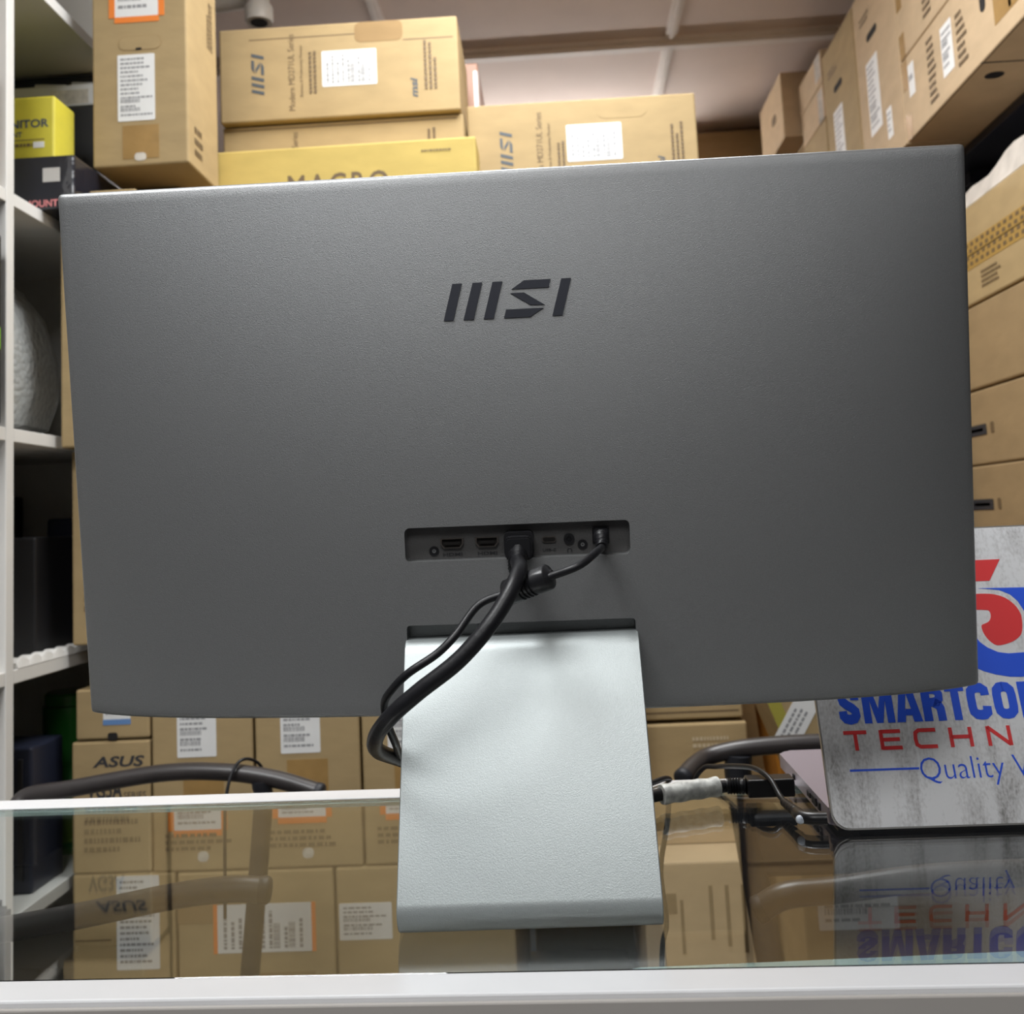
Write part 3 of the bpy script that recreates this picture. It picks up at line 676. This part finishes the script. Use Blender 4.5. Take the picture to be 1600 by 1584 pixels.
def ring(name, x, z, r0, r1, m, hgt=.0016):
    bm = bmesh.new(); M = F @ Matrix.Translation((x, z, N0)); k = 24
    R4 = [[bm.verts.new(M @ Vector((r * math.cos(2 * math.pi * j / k), r * math.sin(2 * math.pi * j / k), h))) for j in range(k)] for r, h in ((r1, 0), (r1, hgt), (r0, hgt), (r0, .0003))]
    for a, b_ in zip(R4, R4[1:]):
        for j in range(k): bm.faces.new((a[j], a[(j + 1) % k], b_[(j + 1) % k], b_[j]))
    bm.faces.new(R4[-1]); return mkobj(name, finish(bm), m, hs, True)
ring('screw', -.0561, -.0730, .0014, .0033, BLACK, .0008); ring('screw_head', -.0561, -.0730, .0006, .0013, SHELL, .0006)
ring('screw', .0433, -.0723, .0014, .0033, BLACK, .0008); ring('screw_head', .0433, -.0723, .0006, .0013, SHELL, .0006)
ring('audio_jack', .0345, -.0681, .0017, .0036, BLACK, .0014)
bm = bmesh.new(); prism(bm, F, rrect(.0212 - .0048, .0212 + .0048, -.0700, -.0660, .0019, 4), N0, N0 + .0012); mkobj('usb_c_port', finish(bm), STEEL, hs)
bm = bmesh.new(); prism(bm, F, rrect(.0212 - .0041, .0212 + .0041, -.0694, -.0666, .0013, 4), N0 + .0012, N0 + .0014); slab(bm, F, .0185, .0239, -.0683, -.0677, N0 + .0014, N0 + .0017); mkobj('usb_c_socket', finish(bm), BLACKHOLE, hs)
bm = bmesh.new(); prism(bm, F, rrect(.0500, .0612, -.0722, -.0605, .0008, 2), N0, N0 + .0008); mkobj('power_socket', finish(bm), BLACK, hs)
MK = mat('port_marking', (.03, .03, .032), .4)
for x in (-.0437, -.0203): textobj('port_lettering', 'HDMI', F @ Matrix.Translation((x - .0065, -.0768, N0)), MK, hs, .013, .0022, .0004, bold=.02)
textobj('port_lettering', 'USB-C', F @ Matrix.Translation((.0212 - .0045, -.0760, N0)), MK, hs, .009, .0018, .0004, bold=.02)
bm = bmesh.new(); tube(bm, [F @ Vector((.0345 + .0013 * math.cos(R(a)), -.0756 + .0013 * math.sin(R(a)), N0 + .0003)) for a in range(-10, 191, 20)], .0003, 6, 1)
for sx in (-1, 1): slab(bm, F, .0345 + sx * .0013 - .0004, .0345 + sx * .0013 + .0004, -.0768, -.0756, N0, N0 + .0006)
mkobj('headphone_mark', finish(bm), MK, hs)
# bent stand
ctr = []
def arc(cy, cz, r, a0, a1, k=10):
    for i in range(k + 1):
        a = R(a0 + (a1 - a0) * i / k); ctr.append((cy + r * math.cos(a), cz + r * math.sin(a)))
th = .0045
ctr.append((.845, .0024)); ctr.append((.70, .0024)); 
LA = 23.5                                         # lean of the plate from vertical
rb = .0115; arc(.6262, .0024 + rb, rb, 270, 180 - LA, 12)
rt = .0125; ty, tz = .6905, .1478
arc(ty, tz, rt, 180 - LA, 90, 10)
ctr.append((.7095, tz + rt))
bm = bmesh.new(); prev = None; SW = .0768
nr = []
for i, (y, z) in enumerate(ctr):
    a = Vector(ctr[max(0, i - 1)]); c = Vector(ctr[min(len(ctr) - 1, i + 1)]); t_ = (c - a).normalized(); nn = Vector((-t_.y, t_.x))
    nr.append([bm.verts.new((sx * SW, y + sgn * nn.x * th / 2 - MB.y, z + sgn * nn.y * th / 2 - MB.z)) for sx in (-1, 1) for sgn in (-1, 1)])
for a, c in zip(nr, nr[1:]):
    for p, q in ((0, 1), (1, 3), (3, 2), (2, 0)): bm.faces.new((a[p], a[q], c[q], c[p]))
bm.faces.new(nr[0]); bm.faces.new(list(reversed(nr[-1])))
st = mkobj('stand', finish(bm), ALU, mon, True)
st.data.set_sharp_from_angle(angle=R(50))
mb = st.modifiers.new('bevel', 'BEVEL'); mb.width = .0006; mb.segments = 2; mb.limit_method = 'ANGLE'; mb.angle_limit = R(60)
bm = bmesh.new(); 
prism(bm, frame((0, 0, .0001 - .0002), (1, 0, 0), (0, 1, 0)), rrect(-.055, -.035, .0, .16, .004, 3), -.0008, .0002); mkobj('rubber_foot', finish(bm), BLACK, mon)
bm = bmesh.new(); prism(bm, frame((0, 0, .0001 - .0002), (1, 0, 0), (0, 1, 0)), rrect(.035, .055, .0, .16, .004, 3), -.0008, .0002); mkobj('rubber_foot', finish(bm), BLACK, mon)

# ------------------------------------------------------------------ cables
def LW(x, y, z): return tuple(HWM @ Vector((x, y, z)))      # monitor-local to world
vc = thing('video_cable', 'thick black video cable from the monitor around the stand to the laptop', 'cable', (0, 0, 0))
Mz = HWM
bm = bmesh.new(); Fc = Mz @ F
prism(bm, Fc, rrect(.0013 - .0098, .0013 + .0098, -.0775, -.0610, .003, 3), .0200, .029); mkobj('plug', finish(bm), BLACK, vc)
bm = bmesh.new(); prism(bm, Fc, rrect(.0013 - .0088, .0013 + .0088, -.0785, -.0630, .003, 3), .0292, .038); bmesh.ops.bevel(bm, geom=bm.edges[:], offset=.0012, segments=2, affect='EDGES'); mkobj('plug_grip', finish(bm), BLACK, vc)
p0 = LW(.0008, -.034, -.0725); p1 = LW(.0003, -.050, -.083)
bm = bmesh.new()
tube(bm, [p0, LW(.0006, -.044, -.0775), p1], lambda t: .0060 - .0008 * t + .0007 * math.sin(t * 38), 14, 12); mkobj('strain_relief', finish(bm), CABLE, vc, True)
path = [LW(.0006, -.044, -.0775), (-.0262, .622, .2055), (-.0399, .606, .1824), (-.0609, .600, .1598), (-.0858, .600, .1420), (-.1033, .606, .1279), (-.1162, .625, .1129), (-.1222, .66, .0974), (-.1147, .70, .0826),
        (-.085, .735, .062), (-.03, .765, .030), (.02, .81, .0125), (.063, .857, .0115), (.092, .869, .0115), (.126, .880, .0115)]
tubeobj('cord', path, .0050, CABLE, vc, 14, 10)
tubeobj('paper_wrap', [(.071, .8602, .0118), (.085, .866, .0118), (.103, .873, .0118), (.119, .8785, .0118)], lambda t: .0078 + .0004 * math.sin(t * 21), mat('printed_paper_wrap', (.66, .67, .64), .5, noise=.35, nscale=160), vc, 14, 6)
bm = bmesh.new(); tube(bm, [(.127, .8803, .0115), (.142, .877, .0118)], lambda t: .0062 + .0008 * math.sin(t * 40), 14, 14, ); mkobj('strain_relief', finish(bm), CABLE, vc, True)
boxobj('laptop_plug', .142, .1800, .8675, .8865, .0042, .0185, BLACK, vc, .0012)
pc = thing('power_cable', 'thin black power cable with a ferrite choke hanging from the monitor', 'cable', (0, 0, 0))
bm = bmesh.new(); prism(bm, Fc, rrect(.0512, .0600, -.0712, -.0615, .001, 2), N0 + .001, N0 + .006); mkobj('plug', finish(bm), BLACK, pc)
d0, d1, d2 = LW(.0556, -.0255, -.0665), LW(.0556, -.030, -.0672), LW(.0553, -.038, -.0715)
bm = bmesh.new(); tube(bm, [d0, d1, d2], lambda t: .0048 - .0012 * t + .0005 * math.sin(t * 34), 14, 10); mkobj('plug_boot', finish(bm), CABLE, pc, True)
tubeobj('cord', [d1, d2, (.0225, .636, .2165), (.0103, .620, .2087), (-.0087, .622, .2024)], .0025, CABLE, pc, 10, 10)
bm = bmesh.new()
a, c = Vector((-.0075, .6245, .2030)), Vector((-.0345, .6345, .1935)); ax = (c - a); L = ax.length; ax.normalize()
q = ax.to_track_quat('Z', 'Y').to_matrix().to_4x4(); MC = Matrix.Translation(a) @ q
prof = [(.003, -.0025), (.004, -.001), (.0072, 0), (.0080, .001), (.0080, .0095)] 
for i in range(4): prof += [(.0080, .0100 + i * .0026), (.0068, .0104 + i * .0026), (.0068, .0117 + i * .0026), (.0080, .0121 + i * .0026)]
prof += [(.0080, L - .001), (.0072, L), (.004, L + .001), (.003, L + .003)]
MC2 = MC @ Matrix.Diagonal((1.18, 1.0, 1, 1))
lathe(bm, prof, MC2, 24); mkobj('ferrite_choke', finish(bm), BLACK, pc, True)
tubeobj('cord', [(-.0345, .6345, .1935), (-.0519, .632, .1872), (-.0655, .620, .1710), (-.0770, .616, .1607), (-.0934, .6135, .1509), (-.1045, .620, .1411), (-.1120, .632, .1302), (-.1125, .648, .1138), (-.1115, .665, .1000), (-.1130, .685, .0900), (-.113, .708, .0780),
                 (-.10, .75, .05), (-.06, .80, .012), (.0, .865, .004), (.06, .918, .0045), (.084, .945, .0035), (.0872, .968, -.012), (.0855, .984, -.0487), (.0763, .985, -.0940), (.0788, .985, -.1392), (.072, .985, -.18), (.068, .985, -.35), (.07, .985, -.6), (.08, .985, -.80), (.10, 1.0, FLOOR + .003), (.18, 1.08, FLOOR + .003)], .0025, CABLE, pc, 10, 8)

# ------------------------------------------------------------------ laptop
lp = thing('laptop', 'open laptop in a grey marble skin with blue and red shop lettering', 'laptop', (.1865, .777, .0006), (0, 0, R(-.6)))
LWD, LDP = .325, .205
bm = bmesh.new(); prism(bm, frame((0, 0, 0), (1, 0, 0), (0, 1, 0)), rrect(0.0008, LWD - .0008, .0045, LDP, .012, 5), .0030, .0150); bmesh.ops.bevel(bm, geom=[e for e in bm.edges if abs((e.verts[0].co - e.verts[1].co).z) < 1e-5], offset=.002, segments=2, affect='EDGES')
base = mkobj('base', finish(bm), LAPM, lp)
boxobj('bottom_plate', .004, LWD - .004, .004, LDP - .004, .0016, .0031, BLACK, base)
for x, y in ((.03, .02), (LWD - .03, .02), (.03, LDP - .02), (LWD - .03, LDP - .02)): boxobj('rubber_foot', x - .012, x + .012, y - .004, y + .004, 0, .0017, BLACK, base)
boxobj('keyboard_well', .030, LWD - .030, .030, .118, .0149, .0152, mat('key_well_dark', (.05, .047, .055), .5), base)
for r_ in range(5):
    for c_ in range(14): boxobj('key', .033 + c_ * .0185, .049 + c_ * .0185, .0325 + r_ * .017, .047 + r_ * .017, .0152, .0166, KEYM, base)
boxobj('touchpad', .105, .215, .130, .196, .0149, .0153, mat('touchpad_lilac', (.36, .33, .40), .3, metal=.4), base)
for (y0, y1, z0, z1, nm2) in ((.040, .046, .006, .0115, 'side_port'), (.052, .066, .006, .012, 'side_port'), (.072, .082, .007, .011, 'side_port'), (.130, .136, .007, .0110, 'side_port')): boxobj(nm2, -.0004, .002, y0, y1, z0, z1, BLACKHOLE, base)
LAa = R(17)
lid = bpy.data.objects.new('lid', None)
bm = bmesh.new(); LH = .2215
LM = Matrix(((1, 0, 0, 0), (0, math.sin(LAa), -math.cos(LAa), 0), (0, math.cos(LAa), math.sin(LAa), .003), (0, 0, 0, 1)))
bpy.data.objects.remove(lid)
I4 = Matrix()
prism(bm, I4, rrect(0, LWD, 0, LH, .012, 6), -.0045, -.0006); bmesh.ops.bevel(bm, geom=[e for e in bm.edges if abs((e.verts[0].co - e.verts[1].co).z) < 1e-5], offset=.0012, segments=2, affect='EDGES')
lid = mkobj('lid', finish(bm), LAPS, lp); lid.matrix_local = LM
bm = bmesh.new(); prism(bm, I4, rrect(.0012, LWD - .0012, .0012, LH - .0012, .0112, 6), -.0007, -.0001); mkobj('marble_skin', finish(bm), MARBLE, lid)
boxobj('screen', .006, LWD - .006, .010, LH - .006, -.0050, -.0044, mat('screen_black', (.008, .008, .010), .12), lid)
boxobj('hinge', .02, LWD - .02, .0, .012, -.010, -.0048, BLACK, lid)
def decal(name, polys, m, n=.0002):
    bm = bmesh.new()
    for p in polys: prism(bm, I4, p, -.0001, n)
    return mkobj(name, finish(bm), m, lid)
T = Matrix.Translation
def smooth_poly(p, n=4): return [(v.x, v.y) for v in spline([(a, b_, 0) for a, b_ in p], n)]
# round emblem: red flag bar, red comma, blue bowl and blue shoulder
decal('emblem_red_bar', [[(.1080, .1944), (.1581, .1943), (.1468, .1775), (.0980, .1776)]], RED)
decal('emblem_red_comma', [smooth_poly([(.112, .1640), (.122, .1667), (.1330, .1675), (.1402, .1675), (.1481, .1666), (.1556, .1637), (.1616, .1581), (.1646, .1518), (.1648, .1456), (.1631, .1376), (.1601, .1333), (.1538, .1296), (.1446, .1274), (.1401, .1285), (.1359, .1331), (.1338, .1385), (.1337, .1429), (.1358, .1441), (.1393, .1455), (.1414, .1479), (.1423, .1511), (.1416, .1539), (.1392, .1548), (.1309, .1553), (.118, .1555)], 3)], RED)
decal('emblem_blue_shoulder', [[(.1371, .1719), (.1900, .1707), (.1850, .1450), (.1700, .1470), (.1671, .1549), (.1646, .1608), (.1601, .1660), (.1528, .1697), (.1450, .1709)]], BLUE)
decal('emblem_blue_bowl', [[(.1200, .1480), (.1290, .1500), (.1255, .1420), (.1268, .1356), (.1301, .1302), (.1348, .1260), (.1419, .1223), (.1495, .1210), (.1640, .1215), (.1740, .1290), (.1850, .1250), (.1760, .1120), (.1640, .1050), (.1557, .1032), (.1466, .1037), (.1368, .1057), (.1287, .1084), (.1227, .1114), (.1180, .1200), (.1160, .1330)]], BLUE)
# heavy condensed capitals drawn as polygons on a unit cell (x 0..w, y 0..1)
def band(p, wd):  # stroke polygon along a polyline
    V = [Vector(a) for a in p]; Lf, Rt = [], []
    for i, v in enumerate(V):
        a = (V[i] - V[i - 1]).normalized() if i else None; c = (V[i + 1] - V[i]).normalized() if i < len(V) - 1 else None
        t_ = ((a or c) + (c or a)).normalized(); nn = Vector((-t_.y, t_.x)); k = 1 / max(.5, nn.dot(Vector((-(a or c).y, (a or c).x))))
        Lf.append(v + nn * wd / 2 * k); Rt.append(v - nn * wd / 2 * k)
    return Lf, Rt
def stroke(bm, M, p, wd, n0, n1, closed=False):
    Lf, Rt = band(p, wd)
    for i in range(len(p) - 1):
        q = [Lf[i], Rt[i], Rt[i + 1], Lf[i + 1]]
        vs = [bm.verts.new(M @ Vector((a.x, a.y, n1))) for a in q]; bm.faces.new(vs)
def heavy(ch):
    w_ = .36
    if ch == 'S':
        return [('c', [(.62, .66), (.62, .78), (.55, .86), (.40, .88), (.26, .84), (.19, .74), (.22, .62), (.34, .53), (.50, .44), (.60, .35), (.61, .24), (.54, .15), (.40, .12), (.26, .15), (.19, .22), (.18, .36)], .27)]
    if ch == 'C': return [('c', [(.63, .66), (.62, .80), (.52, .87), (.40, .88), (.28, .86), (.19, .78), (.17, .66), (.17, .34), (.19, .22), (.28, .14), (.40, .12), (.52, .13), (.62, .20), (.63, .36)], .27)]
    if ch == 'O': return [('c', [(.40, .88), (.28, .86), (.19, .78), (.17, .66), (.17, .34), (.19, .22), (.28, .14), (.40, .12), (.52, .14), (.61, .22), (.63, .34), (.63, .66), (.61, .78), (.52, .86), (.40, .88), (.36, .88)], .27)]
    if ch == 'M': return [('p', [(.03, 0), (.26, 0), (.26, .62), (.40, 0), (.60, 0), (.74, .62), (.74, 0), (.97, 0), (.97, 1), (.66, 1), (.50, .40), (.34, 1), (.03, 1)])]
    if ch == 'A': return [('p', [(.0, 0), (.27, 0), (.31, .20), (.31, .36), (.40, .78), (.50, .36), (.50, .20), (.54, 0), (.82, 0), (.60, 1), (.21, 1)]), ('p', [(.29, .18), (.52, .18), (.50, .36), (.32, .36)])]
    if ch == 'R': return [('p', [(.03, 0), (.31, 0), (.31, 1), (.03, 1)]), ('c', [(.30, .875), (.45, .875), (.56, .84), (.62, .74), (.61, .62), (.52, .53), (.30, .51)], .25), ('c', [(.42, .50), (.56, .44), (.61, .34), (.62, .0)], .27)]
    if ch == 'T': return [('p', [(.20, 0), (.48, 0), (.48, .80), (.68, .80), (.68, 1), (0, 1), (0, .80), (.20, .80)])]
def heavy_word(word, x, y, h, widths, name, m):
    bm = bmesh.new()
    for ch, cw in zip(word, widths):
        nat = {'M': 1.0, 'A': .82, 'T': .68}.get(ch, .80)
        M = T((x, y, 0)) @ Matrix.Diagonal((cw / nat, h, 1, 1))
        for it in heavy(ch):
            if it[0] == 'p': bm.faces.new([bm.verts.new(M @ Vector((*p, .0003))) for p in it[1]])
            else: stroke(bm, M, it[1], it[2], 0, .0003)
        x += cw + .0006
    for f in bm.faces:
        f.normal_update()
        if f.normal.z < 0: f.normal_flip()
    return mkobj(name, bm, m, lid)
heavy_word('SMARTCOM', .0150, .0736, .0262, [.0178, .0240, .0190, .0180, .0142, .0185, .0188, .0240], 'blue_lettering', BLUE)
bm = bmesh.new(); xs = [.0169, .0432, .0679, .0940, .1212]; hh = .0140; ww = [.0170, .0155, .0165, .0165, .0175]; Y0 = .0545; sw = .0027
def wd_(i, pts):
    stroke(bm, T((xs[i], Y0, 0)), [(a * ww[i], b_ * hh) for a, b_ in pts], sw, 0, .0003)
wd_(0, [(0, .92), (1, .92)]); wd_(0, [(.5, 0), (.5, .90)])
wd_(1, [(1, .92), (.07, .92)]); wd_(1, [(.07, 1), (.07, 0)]); wd_(1, [(.07, .08), (1, .08)]); wd_(1, [(.07, .51), (.93, .51)])
wd_(2, [(1, .92), (.25, .92), (.10, .80), (.07, .5), (.10, .20), (.25, .08), (1, .08)])
wd_(3, [(.07, 0), (.07, 1)]); wd_(3, [(.93, 0), (.93, 1)]); wd_(3, [(.07, .52), (.93, .52)])
wd_(4, [(.07, 0), (.07, 1)]); wd_(4, [(.93, 0), (.93, 1)]); wd_(4, [(.07, .96), (.93, .04)])
mkobj('red_lettering', bm, RED, lid)
decal('blue_rule', [[(.0178, .0399), (.0680, .0399), (.0680, .0414), (.0178, .0414)]], BLUE)
textobj('blue_script', 'Quality V', T((.0686, .0275, 0)), BLUE, lid, .0790, .0205, .0003, bold=-.012)
# DC plug and cord of the laptop charger
lc = thing('charger_cable', 'thin black charger cable with an angled plug in the laptop side', 'cable', (0, 0, 0))
pl = [(.62, .968, -.045), (.40, .972, -.040), (.20, .978, -.034), (.135, .982, -.030), (.1135, .980, -.010), (.1195, .968, .0060), (.1283, .950, .0110), (.1400, .920, .0180), (.1515, .888, .0232), (.1590, .864, .0205), (.1630, .845, .0110), (.1652, .828, .0085)]
tubeobj('cord', pl, .0022, CABLE, lc, 10, 8)
bm = bmesh.new(); tube(bm, [(.1640, .838, .0085), (.1665, .818, .0085), (.1675, .806, .0085)], lambda t: .0030 + .0012 * t + .0004 * math.sin(t * 40), 12, 10); mkobj('strain_relief', finish(bm), CABLE, lc, True)
bm = bmesh.new(); tube(bm, [(.1675, .808, .0085), (.1683, .7985, .0085), (.174, .7925, .0085), (.1853, .791, .0085)], .0046, 14, 8); mkobj('angled_plug', finish(bm), BLACK, lc, True)
bm = bmesh.new(); bmesh.ops.create_icosphere(bm, subdivisions=2, radius=.0034, matrix=T((.1665, .7935, .0075)))
mkobj('clear_tip', bm, mat('bluish_clear_tip', (.62, .68, .78), .15, noise=.3, nscale=300), lc, True)

# ------------------------------------------------------------------ chairs behind the counter
def chair(label, cx, sgn, far, near, seat_z, posts, pad=None):
    c = thing('office_chair', label, 'chair', (cx, 1.205, FLOOR), (0, 0, 0), 'dark tube-arm chairs behind the counter')
    o = Vector((cx, 1.205, FLOOR))
    L = lambda p: tuple(Vector(p) - o)
    for path_, (px_, pz_) in ((far, posts[0]), (near, posts[1])):
        bm = bmesh.new(); tube(bm, [L(p) for p in path_], .0118, 16, 8); mkobj('armrest', finish(bm), CHAIRM, c, True)
        y = path_[2][1]; yi = y + (-.03 if y > 1.2 else .03)
        bm = bmesh.new()
        tube(bm, [L((px_, y, pz_)), L((px_ + sgn * -.0, y, pz_ - .06)), L((px_ - sgn * .03 if False else px_ + (.03 if sgn < 0 else -.03), yi, seat_z - .01))], .013 if sgn > 0 else .018, 12, 6); mkobj('arm_post', finish(bm), CHAIRS, c, True)
    for path_, e_ in ((far, -1 if sgn > 0 else 0), (near, -1 if sgn > 0 else 0)):
        P = [Vector(L(p)) for p in path_]; a_, b_ = (P[-1], P[-2]) if e_ else (P[0], P[1])
        q_ = (a_ - b_).normalized().to_track_quat('Z', 'Y').to_matrix().to_4x4()
        bm = bmesh.new(); lathe(bm, [(.0122, -.006), (.0126, -.003), (.0126, .002), (.0105, .0045), (.004, .0055)], Matrix.Translation(a_) @ q_, 16); mkobj('end_cap', finish(bm), CHAIRS, c, True)
    bm = bmesh.new(); add_box(bm, -.21, .21, -.19, .19, seat_z - o.z - .05, seat_z - o.z + .012); bmesh.ops.bevel(bm, geom=bm.edges[:], offset=.02, segments=3, affect='EDGES'); mkobj('seat', finish(bm), CHAIRS, c, True)
    bx = -sgn * .225
    bm = bmesh.new(); add_box(bm, bx - .018, bx + .018, -.18, .18, seat_z - o.z + .03, seat_z - o.z + .27); bmesh.ops.bevel(bm, geom=bm.edges[:], offset=.012, segments=3, affect='EDGES'); mkobj('backrest', finish(bm), CHAIRS, c, True)
    bm = bmesh.new(); tube(bm, [(bx, 0, seat_z - o.z + .05), (bx * 1.0, 0, seat_z - o.z - .02), (bx * .6, 0, seat_z - o.z - .055)], .012, 10, 5); mkobj('back_bracket', finish(bm), BLACK, c, True)
    bm = bmesh.new(); lathe(bm, [(.03, .06), (.03, .16), (.02, .165), (.02, seat_z - o.z - .05)], Matrix(), 16); mkobj('column', finish(bm), BLACK, c, True)
    for i in range(5):
        a = R(20 + 72 * i); e = Vector((.235 * math.cos(a), .235 * math.sin(a), .055))
        leg = bmesh.new(); tube(leg, [(0, 0, .085), tuple(e * .5 + Vector((0, 0, .05))), tuple(e)], lambda t: .018 - .006 * t, 10, 5); lg = mkobj('leg', finish(leg), BLACK, c, True)
        bm = bmesh.new(); lathe(bm, [(.018, -.018), (.0245, -.012), (.0245, .012), (.018, .018)], T((e.x, e.y, .0250)) @ Matrix.Rotation(a, 4, 'Z') @ Matrix.Rotation(R(90), 4, 'X'), 14); mkobj('caster', finish(bm), BLACK, lg, True)
    if pad: boxobj('side_pad', pad[0] - o.x, pad[1] - o.x, 1.40 - o.y, 1.43 - o.y, pad[2] - o.z, pad[3] - o.z, CHAIRS, c, .008, 3)
    return c
chair('dark chair at the left, its arched tube armrest crossing before the upright cartons', -.54, 1,
      [(-.765, 1.405, -.125), (-.75, 1.42, -.1045), (-.6893, 1.42, -.0963), (-.5640, 1.42, -.0804), (-.4752, 1.42, -.0820), (-.4047, 1.42, -.0940), (-.3412, 1.41, -.1115)],
      [(-.765, 1.0, -.165), (-.70, .992, -.152), (-.60, .992, -.137), (-.486, .992, -.1215), (-.385, .992, -.1050), (-.330, .992, -.1000), (-.295, .995, -.103)], -.50, ((-.4242, -.095), (-.62, -.14)))
chair('dark chair at the right, its round armrest tip pointing left beside the laptop', .47, -1,
      [(.1421, 1.372, -.1010), (.1610, 1.398, -.0919), (.1853, 1.42, -.0855), (.2371, 1.42, -.0768), (.3390, 1.42, -.0741), (.5157, 1.42, -.0790), (.66, 1.42, -.10)],
      [(.165, .995, -.135), (.19, .992, -.122), (.2358, .992, -.1188), (.34, .992, -.110), (.5157, .992, -.112), (.66, .992, -.13)], -.44, ((.2231, -.085), (.50, -.118)), (.232, .60, -.245, -.165))
tag(tubeobj('thin_wire', [(-.459, 1.365, -.26), (-.4615, 1.378, -.16), (-.4619, 1.385, -.1138), (-.4585, 1.397, -.0830), (-.4500, 1.412, -.0665), (-.4380, 1.428, -.0690), (-.428, 1.440, -.0850), (-.426, 1.447, -.125), (-.43, 1.45, -.22)], .0022, CABLE, None, 10, 8),
    'thin black wire looped over the left armrest', 'wire')
